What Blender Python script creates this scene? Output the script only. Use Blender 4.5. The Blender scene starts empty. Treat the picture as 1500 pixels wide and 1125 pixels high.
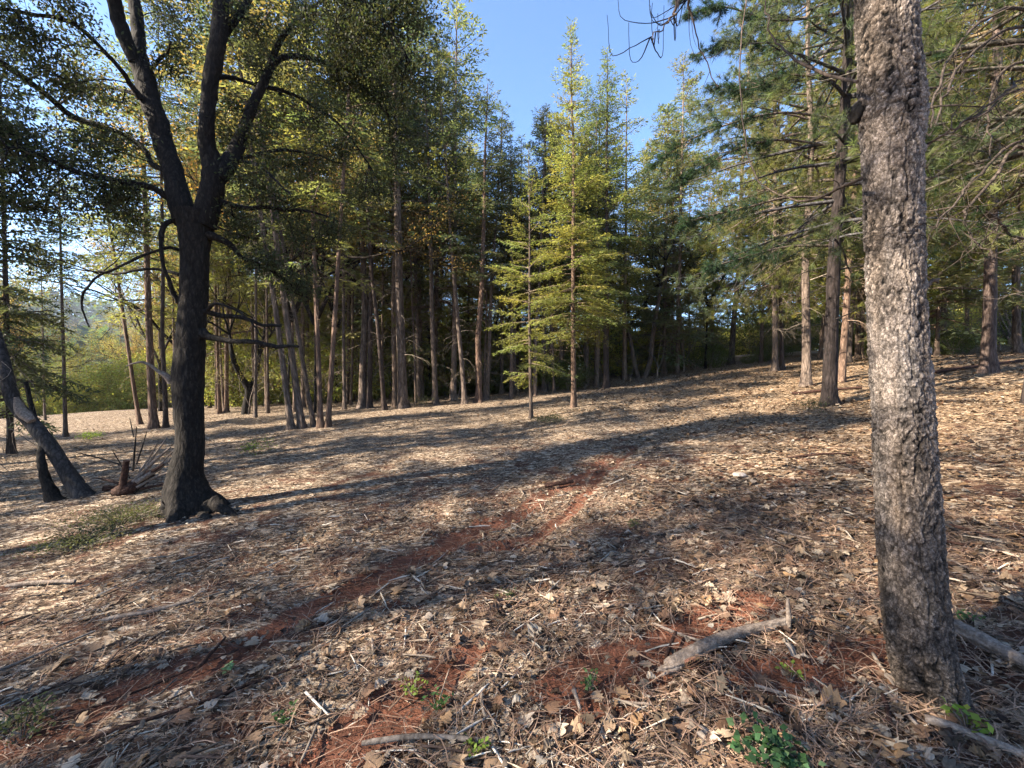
import bpy, math, random
import numpy as np
from mathutils import Vector, Matrix, Euler

# ------------------------------------------------------------------ camera, world, sun, exposure
SC = bpy.context.scene
COL = SC.collection
R = math.radians
CAM_H = 1.6
cam_d = bpy.data.cameras.new('camera'); cam_d.lens = 14.4; cam_d.sensor_width = 36.0
cam_d.clip_start = 0.05; cam_d.clip_end = 3000
cam = bpy.data.objects.new('camera', cam_d); COL.objects.link(cam)
cam.location = (0, 0, CAM_H); cam.rotation_euler = (R(90 - 1.15), 0, 0)
SC.camera = cam

SUN_ELEV, SUN_AZ = R(32), math.atan2(-0.34, -1.0)          # azimuth of the direction TOWARDS the sun, from +x
sun_vec = Vector((math.cos(SUN_ELEV)*math.cos(SUN_AZ), math.cos(SUN_ELEV)*math.sin(SUN_AZ), math.sin(SUN_ELEV)))
world = bpy.data.worlds.new('World'); SC.world = world; world.use_nodes = True
wn = world.node_tree; bg = wn.nodes['Background']
sky = wn.nodes.new('ShaderNodeTexSky'); sky.sky_type = 'NISHITA'; sky.sun_disc = False
sky.sun_elevation = SUN_ELEV
sky.sun_rotation = math.atan2(sun_vec.x, sun_vec.y)         # measured from +y, clockwise
sky.air_density = 1.0; sky.dust_density = 0.15; sky.ozone_density = 4.5; sky.altitude = 1500
wn.links.new(sky.outputs[0], bg.inputs['Color']); bg.inputs['Strength'].default_value = 0.09
sl = bpy.data.lights.new('sun', 'SUN'); sl.energy = 5.0; sl.angle = R(0.55); sl.color = (1.0, 0.87, 0.70)
sun = bpy.data.objects.new('sun', sl); COL.objects.link(sun)
sun.rotation_euler = (-sun_vec).to_track_quat('-Z', 'Y').to_euler()
SC.view_settings.view_transform = 'Standard'; SC.view_settings.look = 'None'
SC.view_settings.exposure = 2.45; SC.view_settings.gamma = 1.0
SC.view_settings.use_curve_mapping = False
SC.render.engine = 'CYCLES'
SC.cycles.max_bounces = 8; SC.cycles.transparent_max_bounces = 8
SC.cycles.use_denoising = True
HAZE = 0.00035

# ------------------------------------------------------------------ numeric helpers
rng = np.random.default_rng(7)
random.seed(7)

def hash2(ix, iy, s=0):
    h = (ix.astype(np.int64)*374761393 + iy.astype(np.int64)*668265263 + s*1442695041) & 0xffffffff
    h = ((h ^ (h >> 13))*1274126177) & 0xffffffff
    h = (h ^ (h >> 16)) & 0xffffffff
    return h/4294967295.0

def vnoise(x, y, s=0):
    x = np.asarray(x, float); y = np.asarray(y, float)
    ix = np.floor(x); iy = np.floor(y); fx = x-ix; fy = y-iy
    fx = fx*fx*(3-2*fx); fy = fy*fy*(3-2*fy)
    a = hash2(ix, iy, s); b = hash2(ix+1, iy, s); c = hash2(ix, iy+1, s); d = hash2(ix+1, iy+1, s)
    return (a*(1-fx)+b*fx)*(1-fy) + (c*(1-fx)+d*fx)*fy      # 0..1

def fbm(x, y, s=0, o=4):
    v = 0; a = .5; t = 0
    for k in range(o):
        v = v + a*vnoise(x*2**k, y*2**k, s+k*17); t += a; a *= .5
    return v/t

def voro(x, y, s=0, wrap=None):
    """F1, F2 and the cell value of a jittered grid; wrap = period along x in cells"""
    ix = np.floor(x); iy = np.floor(y)
    f1 = np.full(x.shape, 9.); f2 = np.full(x.shape, 9.); cid = np.zeros(x.shape)
    for dx in (-1, 0, 1):
        for dy in (-1, 0, 1):
            cx = ix+dx; cy = iy+dy
            wx = np.mod(cx, wrap) if wrap else cx
            px = cx+.1+.8*hash2(wx, cy, s); py = cy+.1+.8*hash2(wx, cy, s+5)
            d = np.hypot(px-x, py-y); v = hash2(wx, cy, s+9)
            m = d < f1
            f2 = np.where(m, f1, np.minimum(f2, d)); cid = np.where(m, v, cid); f1 = np.where(m, d, f1)
    return f1, f2, cid

def smooth(e0, e1, x):
    t = np.clip((x-e0)/(e1-e0), 0, 1); return t*t*(3-2*t)

# the two wheel-worn strips of bare red soil, as ground polylines (x, y)
PATH = []

def terrain(x, y, fine=True):
    x = np.asarray(x, float); y = np.asarray(y, float)
    xr = np.where(x > 0, 34*np.tanh(np.maximum(x, 0)/34)*0.112, 26*np.tanh(np.minimum(x, 0)/26)*0.062)
    yy = 0.03*60*np.tanh(y/60)
    z = xr + yy
    z = z - 5.5*smooth(26, 60, -x + 0.25*(y-20)) * smooth(-10, 40, y+30)   # the land falls away at the left
    z = z - 0.9*smooth(20, 45, y)*smooth(6, -8, x)
    z = z + 0.30*(fbm(x/7.0+3.1, y/7.0+1.7, 3, 2)-.5)*smooth(3, 9, np.hypot(x, y))
    r = np.hypot(x, y)
    hill = 62*smooth(170, 520, r)*(0.45+.8*vnoise(x/120+5, y/120+2, 31))*smooth(30, -170, x)
    z = z + hill
    if fine:
        z = z + 0.07*(fbm(x/1.3, y/1.3, 11, 3)-.5) + 0.02*(fbm(x/.28, y/.28, 12, 2)-.5)
    return z

F = 600.0
cp, sp = math.cos(R(-1.15)), math.sin(R(-1.15))
def ray(px, py):
    u = (px-750)/F; v = -(py-562.5)/F
    return Vector((u, cp - v*sp, sp + v*cp))       # y component ~ 1 per metre of depth
def at(px, py):
    """ground point seen at a pixel of the photograph"""
    d = ray(px, py); prev = 0.3; t = .3
    while t < 400:
        p = d*t
        if CAM_H + p.z < float(terrain(p.x, p.y, False)): break
        prev = t; t *= 1.03
    lo, hi = prev, t
    for _ in range(24):
        m = (lo+hi)/2; p = d*m
        if CAM_H + p.z < float(terrain(p.x, p.y, False)): hi = m
        else: lo = m
    p = d*hi
    return Vector((p.x, p.y, float(terrain(p.x, p.y))))
def pt(px, py, dep):
    d = ray(px, py)*dep
    return Vector((d.x, d.y, d.z+CAM_H))

# ------------------------------------------------------------------ mesh building
def norm(a): return a/np.maximum(np.linalg.norm(a, axis=-1, keepdims=True), 1e-9)

class MB:
    """collects triangles and quads with a colour per vertex and a material slot per face"""
    def __init__(s): s.v = []; s.c = []; s.f = []; s.n = 0
    def add(s, v, f, c=(1, 1, 1), m=0):
        v = np.asarray(v, float).reshape(-1, 3); f = np.asarray(f, np.int64)
        c = np.asarray(c, float)
        if c.ndim == 1: c = np.broadcast_to(c, v.shape)
        s.v.append(v); s.c.append(c); s.f.append((f+s.n, m)); s.n += len(v)
    def build(s, name, mats, parent=None, smooth_=False, loc=None, link=True):
        me = bpy.data.meshes.new(name)
        V = np.concatenate(s.v); C = np.concatenate(s.c)
        if loc is not None: V = V - np.asarray(loc)
        me.vertices.add(len(V)); me.vertices.foreach_set('co', V.astype(np.float32).ravel())
        idx = []; starts = []; mi = []; k = 0
        for f, m in s.f:
            w = f.shape[1]; idx.append(f.ravel()); starts.append(k+np.arange(len(f))*w); k += f.size
            mi.append(np.full(len(f), m))
        idx = np.concatenate(idx); starts = np.concatenate(starts); mi = np.concatenate(mi)
        me.loops.add(len(idx)); me.loops.foreach_set('vertex_index', idx.astype(np.int32))
        me.polygons.add(len(starts)); me.polygons.foreach_set('loop_start', starts.astype(np.int32))
        me.polygons.foreach_set('material_index', mi.astype(np.int32))
        if smooth_: me.polygons.foreach_set('use_smooth', np.ones(len(starts), bool))
        me.update(calc_edges=True)
        a = me.color_attributes.new('Col', 'FLOAT_COLOR', 'POINT')
        a.data.foreach_set('color', np.concatenate([C, np.ones((len(C), 1))], 1).astype(np.float32).ravel())
        for m in (mats if isinstance(mats, (list, tuple)) else [mats]): me.materials.append(m)
        o = bpy.data.objects.new(name, me)
        if link: COL.objects.link(o)
        if parent is not None: o.parent = parent
        if loc is not None and parent is None: o.location = loc
        return o

def tube(mb, path, rad, sides=6, col=(1, 1, 1), m=0, rough=0., cap=True, seed=0, flare=None):
    P = np.asarray([tuple(p) for p in path], float); n = len(P); rad = np.broadcast_to(np.asarray(rad, float), (n,))
    T = np.gradient(P, axis=0); T = norm(T)
    ref = np.array([0, 1., 0]) if abs(T[:, 1]).max() < .93 else np.array([1., 0, 0.3])
    A = norm(np.cross(T, ref)); B = np.cross(T, A)
    th = np.linspace(0, 2*np.pi, sides, endpoint=False)
    rr = rad[:, None]*np.ones(sides)
    if rough:
        i, j = np.meshgrid(np.arange(n), np.arange(sides), indexing='ij')
        rr = rr*(1+rough*(hash2(i, j, seed)-.5)*2)
    if flare is not None: rr = rr*flare(P, th)
    V = P[:, None]+A[:, None]*(np.cos(th)[None, :, None]*rr[..., None])+B[:, None]*(np.sin(th)[None, :, None]*rr[..., None])
    V = V.reshape(-1, 3)
    i, j = np.meshgrid(np.arange(n-1), np.arange(sides), indexing='ij'); i = i.ravel(); j = j.ravel(); k = (j+1) % sides
    Fq = np.stack([i*sides+j, i*sides+k, (i+1)*sides+k, (i+1)*sides+j], 1)
    mb.add(V, Fq, col, m)
    if cap and sides > 2:
        for e, o in ((0, P[0]), (n-1, P[-1])):
            ring = V[e*sides:(e+1)*sides]
            vv = np.concatenate([ring, o[None]]); jj = np.arange(sides)
            ff = np.stack([jj, (jj+1) % sides, np.full(sides, sides)], 1)
            if e == 0: ff = ff[:, ::-1]
            mb.add(vv, ff, col, m)

def spline(pts, n):
    """Catmull-Rom through rows of pts (any width) resampled to n rows"""
    P = np.asarray(pts, float); P = np.vstack([2*P[0]-P[1], P, 2*P[-1]-P[-2]])
    m = len(P)-3; t = np.linspace(0, m-1e-6, n); k = t.astype(int); f = (t-k)[:, None]
    a, b, c, d = P[k], P[k+1], P[k+2], P[k+3]
    return .5*((2*b)+(-a+c)*f+(2*a-5*b+4*c-d)*f**2+(-a+3*b-3*c+d)*f**3)

def frames(d, up=(0, 0, 1)):
    d = norm(d); s = np.cross(d, np.broadcast_to(np.asarray(up, float), d.shape))
    bad = np.linalg.norm(s, axis=-1) < 1e-3
    s[bad] = [1, 0, 0]; s = norm(s); n = np.cross(s, d); return d, s, n

def kites(mb, base, d, L, W, col, m=0, roll=None, fold=0.):
    """leaf- or sprig-shaped quads"""
    d, s, n = frames(d)
    if roll is None: roll = rng.uniform(-.9, .9, len(base))
    sd = s*np.cos(roll)[:, None]+n*np.sin(roll)[:, None]
    nn = np.cross(sd, d)
    L = np.broadcast_to(L, (len(base),))[:, None]; W = np.broadcast_to(W, (len(base),))[:, None]
    V = np.stack([base, base+d*L*.45+sd*W*.5+nn*W*fold, base+d*L, base+d*L*.45-sd*W*.5+nn*W*fold], 1).reshape(-1, 3)
    Fq = np.arange(len(base)*4).reshape(-1, 4)
    mb.add(V, Fq, np.repeat(col, 4, 0), m)

def jitcol(base, n, amt=.25, hue=.12):
    base = np.asarray(base, float); k = 1+rng.uniform(-amt, amt, (n, 1)); h = 1+rng.uniform(-hue, hue, (n, 3))
    return np.clip(base*k*h, 0, 1)

# ------------------------------------------------------------------ materials
def mat(name):
    m = bpy.data.materials.new(name); m.use_nodes = True; m.node_tree.nodes.clear(); return m, m.node_tree
def N(t, ty, **kw):
    n = t.nodes.new(ty)
    for k, v in kw.items():
        if k.startswith('in_'):
            key = k[3:]; key = int(key) if key.isdigit() else key.replace('_', ' ')
            n.inputs[key].default_value = v
        else: setattr(n, k, v)
    return n
def ramp(t, stops, inp):
    r = t.nodes.new('ShaderNodeValToRGB'); e = r.color_ramp.elements
    while len(e) < len(stops): e.new(.5)
    for x, (p, c) in zip(e, stops): x.position = p; x.color = tuple(c)+(1,)
    t.links.new(inp, r.inputs[0]); return r.outputs[0]
def mixc(t, fac, a, b, mode='MIX'):
    n = t.nodes.new('ShaderNodeMix'); n.data_type = 'RGBA'; n.blend_type = mode
    for s, v in ((n.inputs[0], fac), (n.inputs[6], a), (n.inputs[7], b)):
        if hasattr(v, 'links'): t.links.new(v, s)
        else: s.default_value = v if not isinstance(v, tuple) else tuple(v)+(1,)*(4-len(v))
    return n.outputs[2]

def foliage_mat(name, transl=.35, rough=.55, tint=(1, 1, 1)):
    m, t = mat(name); out = N(t, 'ShaderNodeOutputMaterial')
    at_ = N(t, 'ShaderNodeVertexColor', layer_name='Col'); oi = N(t, 'ShaderNodeObjectInfo')
    c = mixc(t, 1.0, at_.outputs[0], oi.outputs['Color'], 'MULTIPLY')
    p = N(t, 'ShaderNodeBsdfPrincipled', in_Roughness=rough); t.links.new(c, p.inputs['Base Color'])
    p.inputs['Specular IOR Level'].default_value = .2
    tr = N(t, 'ShaderNodeBsdfTranslucent')
    c2 = mixc(t, 1.0, c, (1.35*tint[0], 1.38*tint[1], .8*tint[2]), 'MULTIPLY'); t.links.new(c2, tr.inputs[0])
    mx = N(t, 'ShaderNodeMixShader', in_0=transl)
    t.links.new(p.outputs[0], mx.inputs[1]); t.links.new(tr.outputs[0], mx.inputs[2]); t.links.new(mx.outputs[0], out.inputs[0])
    return m

def litter_mat(name, transl=.12):
    m, t = mat(name); out = N(t, 'ShaderNodeOutputMaterial')
    at_ = N(t, 'ShaderNodeVertexColor', layer_name='Col')
    tc = N(t, 'ShaderNodeTexCoord'); nz = N(t, 'ShaderNodeTexNoise', in_Scale=90., in_Detail=3.); t.links.new(tc.outputs['Object'], nz.inputs['Vector'])
    c = mixc(t, 1., at_.outputs[0], ramp(t, [(.3, (.62, .6, .58)), (.7, (1.15, 1.15, 1.15))], nz.outputs['Fac']), 'MULTIPLY')
    p = N(t, 'ShaderNodeBsdfPrincipled', in_Roughness=.8); p.inputs['Specular IOR Level'].default_value = .25
    t.links.new(c, p.inputs['Base Color'])
    bmp = N(t, 'ShaderNodeBump', in_Strength=.5, in_Distance=.004); t.links.new(nz.outputs['Fac'], bmp.inputs['Height']); t.links.new(bmp.outputs[0], p.inputs['Normal'])
    tr = N(t, 'ShaderNodeBsdfTranslucent'); t.links.new(c, tr.inputs[0])
    mx = N(t, 'ShaderNodeMixShader', in_0=transl)
    t.links.new(p.outputs[0], mx.inputs[1]); t.links.new(tr.outputs[0], mx.inputs[2]); t.links.new(mx.outputs[0], out.inputs[0])
    return m

def bark_mat(name, dark, mid, light, sx=9., sz=2.4, bump=.03, vcol=False, patch=None, objcol=True, cells=.75):
    m, t = mat(name); out = N(t, 'ShaderNodeOutputMaterial'); L = t.links.new
    tc = N(t, 'ShaderNodeTexCoord'); mp = N(t, 'ShaderNodeMapping'); mp.inputs['Scale'].default_value = (sx, sx, sz)
    L(tc.outputs['Object'], mp.inputs[0])
    wob = N(t, 'ShaderNodeTexNoise', in_Scale=1.2, in_Detail=3.); L(mp.outputs[0], wob.inputs['Vector'])
    wv = N(t, 'ShaderNodeVectorMath', operation='MULTIPLY_ADD'); L(wob.outputs['Color'], wv.inputs[0]); wv.inputs[1].default_value = (1.2, 1.2, 1.2); L(mp.outputs[0], wv.inputs[2])
    vo = N(t, 'ShaderNodeTexVoronoi', feature='DISTANCE_TO_EDGE', in_Scale=1.); L(wv.outputs[0], vo.inputs['Vector'])
    nz = N(t, 'ShaderNodeTexNoise', in_Scale=2.5, in_Detail=7., in_Roughness=.7); L(mp.outputs[0], nz.inputs['Vector'])
    big = N(t, 'ShaderNodeTexNoise', in_Scale=1.4, in_Detail=3.); L(tc.outputs['Object'], big.inputs['Vector'])
    base = ramp(t, [(.28, dark), (.5, mid), (.74, light)], nz.outputs['Fac'])
    fur = ramp(t, [(0, (.3, .28, .27)), (.16, (1, 1, 1))], vo.outputs['Distance'])
    c = mixc(t, cells, base, fur, 'MULTIPLY')
    c = mixc(t, .6, c, ramp(t, [(.3, (.55, .52, .5)), (.65, (1.25, 1.2, 1.15))], big.outputs['Fac']), 'MULTIPLY')
    if vcol:
        va = N(t, 'ShaderNodeVertexColor', layer_name='Col'); c = mixc(t, 1., c, va.outputs[0], 'MULTIPLY')
    if objcol:
        oi = N(t, 'ShaderNodeObjectInfo'); c = mixc(t, 1., c, oi.outputs['Color'], 'MULTIPLY')
    if patch:
        pn = N(t, 'ShaderNodeTexNoise', in_Scale=patch[0], in_Detail=4., in_Roughness=.65); L(tc.outputs['Object'], pn.inputs['Vector'])
        c = mixc(t, ramp(t, [(patch[1], (0, 0, 0)), (patch[1]+.08, (1, 1, 1))], pn.outputs['Fac']), c, patch[2])
    p = N(t, 'ShaderNodeBsdfPrincipled', in_Roughness=.9); p.inputs['Specular IOR Level'].default_value = .2
    L(c, p.inputs['Base Color'])
    ad = N(t, 'ShaderNodeMath', operation='MULTIPLY_ADD'); L(nz.outputs['Fac'], ad.inputs[0]); ad.inputs[1].default_value = .5 if cells > .5 else 4.; L(vo.outputs['Distance'], ad.inputs[2])
    b = N(t, 'ShaderNodeBump', in_Strength=.9, in_Distance=bump); L(ad.outputs[0], b.inputs['Height']); L(b.outputs[0], p.inputs['Normal'])
    L(p.outputs[0], out.inputs[0]); return m

def ground_mat():
    m, t = mat('leaf_litter_soil'); out = N(t, 'ShaderNodeOutputMaterial'); L = t.links.new
    tc = N(t, 'ShaderNodeTexCoord'); va = N(t, 'ShaderNodeVertexColor', layer_name='Col')   # r: bare track, g: litter greyness
    sep = N(t, 'ShaderNodeSeparateColor'); L(va.outputs[0], sep.inputs[0])
    n1 = N(t, 'ShaderNodeTexNoise', in_Scale=3., in_Detail=8., in_Roughness=.65); L(tc.outputs['Object'], n1.inputs['Vector'])
    n2 = N(t, 'ShaderNodeTexNoise', in_Scale=45., in_Detail=5., in_Roughness=.7); L(tc.outputs['Object'], n2.inputs['Vector'])
    soil = ramp(t, [(.3, (.062, .031, .021)), (.55, (.16, .066, .040)), (.75, (.27, .115, .070))], n1.outputs['Fac'])
    soil = mixc(t, .8, soil, ramp(t, [(.3, (.45, .45, .45)), (.7, (1.3, 1.3, 1.3))], n2.outputs['Fac']), 'MULTIPLY')
    # litter flecks, two sizes, warped and stretched differently
    def flecks(sc, rot, lo, hi):
        mp = N(t, 'ShaderNodeMapping'); mp.inputs['Scale'].default_value = (sc, sc*2.2, sc); mp.inputs['Rotation'].default_value = (0, 0, rot)
        L(tc.outputs['Object'], mp.inputs[0])
        wn_ = N(t, 'ShaderNodeTexNoise', in_Scale=.6, in_Detail=3.); L(mp.outputs[0], wn_.inputs['Vector'])
        wv = N(t, 'ShaderNodeVectorMath', operation='MULTIPLY_ADD'); L(wn_.outputs['Color'], wv.inputs[0]); wv.inputs[1].default_value = (3, 3, 3); L(mp.outputs[0], wv.inputs[2])
        v = N(t, 'ShaderNodeTexVoronoi', in_Scale=1.); L(wv.outputs[0], v.inputs['Vector'])
        s = N(t, 'ShaderNodeSeparateColor'); L(v.outputs['Color'], s.inputs[0])
        c = ramp(t, [(0, (.03, .02, .015)), (.4, (.10, .07, .05)), (.62, (.24, .18, .13)), (.82, (.44, .37, .29)), (1, (.60, .54, .46))], s.outputs[0])
        return c, s.outputs[1], v.outputs['Distance']
    c1, m1, d1 = flecks(14., .5, 0, 1); c2, m2, d2 = flecks(30., -.9, 0, 1)
    lit = mixc(t, ramp(t, [(.45, (0, 0, 0)), (.55, (1, 1, 1))], m1), c2, c1)
    grey = mixc(t, sep.outputs[1], (.88, .76, .62), (.80, .75, .69))
    lit = mixc(t, 1., lit, grey, 'MULTIPLY')
    cov = N(t, 'ShaderNodeMath', operation='SUBTRACT'); L(n1.outputs['Fac'], cov.inputs[0]); 
    sc_ = N(t, 'ShaderNodeMath', operation='MULTIPLY'); L(sep.outputs[0], sc_.inputs[0]); sc_.inputs[1].default_value = .42; L(sc_.outputs[0], cov.inputs[1])
    nn = N(t, 'ShaderNodeMath', operation='MULTIPLY_ADD'); L(n2.outputs['Fac'], nn.inputs[0]); nn.inputs[1].default_value = .35; L(cov.outputs[0], nn.inputs[2])
    far = N(t, 'ShaderNodeMath', operation='ADD'); L(nn.outputs[0], far.inputs[0]); 
    fm = N(t, 'ShaderNodeMath', operation='MULTIPLY'); L(sep.outputs[2], fm.inputs[0]); fm.inputs[1].default_value = .2; L(fm.outputs[0], far.inputs[1])
    mask = ramp(t, [(.56, (0, 0, 0)), (.67, (1, 1, 1))], far.outputs[0])
    c = mixc(t, mask, soil, lit)
    p = N(t, 'ShaderNodeBsdfPrincipled', in_Roughness=.95); p.inputs['Specular IOR Level'].default_value = .15
    L(c, p.inputs['Base Color'])
    hs = N(t, 'ShaderNodeMath', operation='MULTIPLY_ADD'); L(d1, hs.inputs[0]); hs.inputs[1].default_value = 1.; L(n2.outputs['Fac'], hs.inputs[2])
    b = N(t, 'ShaderNodeBump', in_Strength=.8, in_Distance=.03); L(hs.outputs[0], b.inputs['Height']); L(b.outputs[0], p.inputs['Normal'])
    L(p.outputs[0], out.inputs[0]); return m

M_ground = ground_mat()
M_needle = foliage_mat('conifer_needles', .5)
M_leaf = foliage_mat('broad_leaves', .45, .6)
M_dryleaf = litter_mat('dry_fallen_leaves', .22)
M_wood = litter_mat('bleached_wood_chips', 0.02)
M_bark = bark_mat('conifer_bark', (.042, .033, .028), (.12, .094, .078), (.26, .21, .175), bump=.03)
M_twig = bark_mat('dead_twig_bark', (.10, .085, .07), (.20, .17, .14), (.33, .29, .25), sx=14, sz=8, bump=.004)
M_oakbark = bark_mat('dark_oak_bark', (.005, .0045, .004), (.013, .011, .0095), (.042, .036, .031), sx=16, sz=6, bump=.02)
M_hero = bark_mat('flaky_grey_bark', (.06, .05, .044), (.165, .140, .122), (.34, .30, .27), sx=60, sz=48, bump=.006, vcol=True, objcol=False)
M_log = bark_mat('weathered_log_wood', (.06, .05, .042), (.19, .155, .13), (.38, .335, .285), sx=16, sz=16, bump=.004, cells=.12)

# ------------------------------------------------------------------ tagging
def tag(o, label=None, cat=None, group=None, kind=None):
    if label: o['label'] = label
    if cat: o['category'] = cat
    if group: o['group'] = group
    if kind: o['kind'] = kind
    return o
def empty(name, loc=(0, 0, 0), link=True):
    o = bpy.data.objects.new(name, None); o.empty_display_size = .3; o.location = loc
    if link: COL.objects.link(o)
    return o

# ------------------------------------------------------------------ ground
TRACK = [[(-260, 1185), (0, 1098), (200, 1010), (330, 962), (430, 905), (520, 868), (610, 815), (700, 777), (790, 735), (850, 702), (905, 655), (935, 625), (1010, 596), (1080, 577), (1150, 562)],
         [(440, 1150), (520, 1080), (600, 1010), (700, 935)],
         [(820, 1010), (950, 960), (1010, 935), (1090, 880)],
         [(1140, 1010), (1200, 1000), (1290, 960)],
         [(690, 800), (800, 780), (860, 720), (930, 655)]]
TW = [.105, .09, .12, .15, .06]
track_pts = []
for poly, w in zip(TRACK, TW):
    P = np.array([at(*p)[:2] for p in poly]); S = spline(P, 90); track_pts.append((S, w))
def bare(x, y):
    """0..1, how bare and red the ground is"""
    x = np.asarray(x, float); y = np.asarray(y, float); v = np.zeros(x.shape)
    xx = x+.16*(vnoise(x*2.3, y*2.3, 61)-.5)+.05*(vnoise(x*9, y*9, 63)-.5); yy = y+.30*(vnoise(x*2.3, y*2.3, 62)-.5)
    sel = (np.abs(x) < 14) & (y > .3) & (y < 22); xs = xx[sel]; ys = yy[sel]; vs = np.zeros(xs.shape)
    for S, w in track_pts:
        wd = np.linspace(1, 1, len(S)); d = np.full(xs.shape, 9.)
        for k in range(0, len(S), 1): d = np.minimum(d, np.hypot(xs-S[k, 0], ys-S[k, 1]))
        vs = np.maximum(vs, 1-smooth(w*.55, w*1.6, d))
    v[sel] = vs*(1-.85*smooth(3.2, 7.5, y[sel]+1.2*(vnoise(xs*1.5, ys*1.5, 66)-.5)))
    return v

def axis(n, lim, k):
    s = np.linspace(-1, 1, n); return lim*np.sinh(k*s)/np.sinh(k)
gx = axis(440, 900, 8.6); gy = axis(440, 900, 8.6)+3.0
X, Y = np.meshgrid(gx, gy, indexing='ij'); Z = terrain(X, Y)
BR = bare(X.ravel(), Y.ravel()).reshape(X.shape)
Z = Z - .025*BR
nx, ny = X.shape; I, J = np.meshgrid(np.arange(nx-1), np.arange(ny-1), indexing='ij'); I = I.ravel(); J = J.ravel()
g = MB()
rr = np.hypot(X, Y)
GREY = 1-smooth(-.5, 5, X - .35*Y + 1.)
cc = np.stack([BR, GREY, smooth(5, 14, rr)], -1).reshape(-1, 3)
g.add(np.stack([X, Y, Z], -1).reshape(-1, 3), np.stack([I*ny+J, (I+1)*ny+J, (I+1)*ny+J+1, I*ny+J+1], 1), cc)
ground = g.build('ground', M_ground, smooth_=True); tag(ground, 'sloping forest floor of red soil under leaf litter', kind='structure')
def gz(x, y): return terrain(x, y)

# ------------------------------------------------------------------ tree generators
def trunk_mb(H, r0, seed, sides=12, bend=.10, mb=None, m=0, rings=36):
    mb = mb or MB(); z = np.concatenate([[-.5, -.12, 0, .08, .2, .4, .7], np.linspace(1.1, H, rings-7)])
    t = np.clip(z/H, 0, 1)
    x = bend*(vnoise(z/3.1, seed+.5+0*z, 1)-.5)*2*np.clip(z/3, 0, 1); y = bend*(vnoise(z/3.1, seed+9.5+0*z, 2)-.5)*2*np.clip(z/3, 0, 1)
    r = r0*((1-t)**.8*.93+.07) + r0*.55*np.exp(-np.maximum(z, 0)/.22)
    P = np.stack([x, y, z], 1)
    def fl(P_, th):
        lob = 1+.22*np.exp(-np.maximum(P_[:, 2:3], 0)/.3)*np.sin(th*3+seed)[None]*1.0
        return lob*(1+.06*(hash2(np.arange(len(P_))[:, None]*np.ones(len(th)), np.arange(len(th))[None]*np.ones((len(P_), 1)), seed)-.5)*2)
    tube(mb, P, r, sides, m=m, flare=fl, cap=True)
    return mb, (lambda q: np.array([np.interp(q, z, x), np.interp(q, z, y), q])), (lambda q: float(np.interp(q, z, r)))

def branch_path(p0, a, L, e0, sag, n=6, wob=.05):
    t = np.linspace(0, 1, n); d = np.array([math.cos(a), math.sin(a), 0])
    P = p0[None]+d[None]*(L*t*math.cos(e0))[:, None]; P[:, 2] += L*(math.sin(e0)*t - sag*t*t)
    P += rng.normal(0, wob*L/n, P.shape)*t[:, None]; return P

def dead_twigs(mb, pos, rad, z0, z1, n, m, Lr=(.3, 1.1), sub=4):
    for _ in range(n):
        z = rng.uniform(z0, z1); a = rng.uniform(0, 2*math.pi); L = rng.uniform(*Lr)
        P = branch_path(pos(z), a, L+rad(z), rng.uniform(-.2, .35), rng.uniform(-.1, .5), 5, .12)
        r = .004+.007*L; tube(mb, P, np.linspace(r, .0025, 5), 3, m=m, cap=False)
        for _ in range(sub):
            k = rng.integers(1, 5); d = norm(P[k]-P[k-1]+rng.normal(0, .6, 3)*L*.2); l = L*rng.uniform(.2, .5)
            Q = np.array([P[k], P[k]+d*l*.5+rng.normal(0, .03, 3), P[k]+d*l+np.array([0, 0, -.25*l])])
            tube(mb, Q, [.0045, .003, .002], 3, m=m, cap=False)

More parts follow.
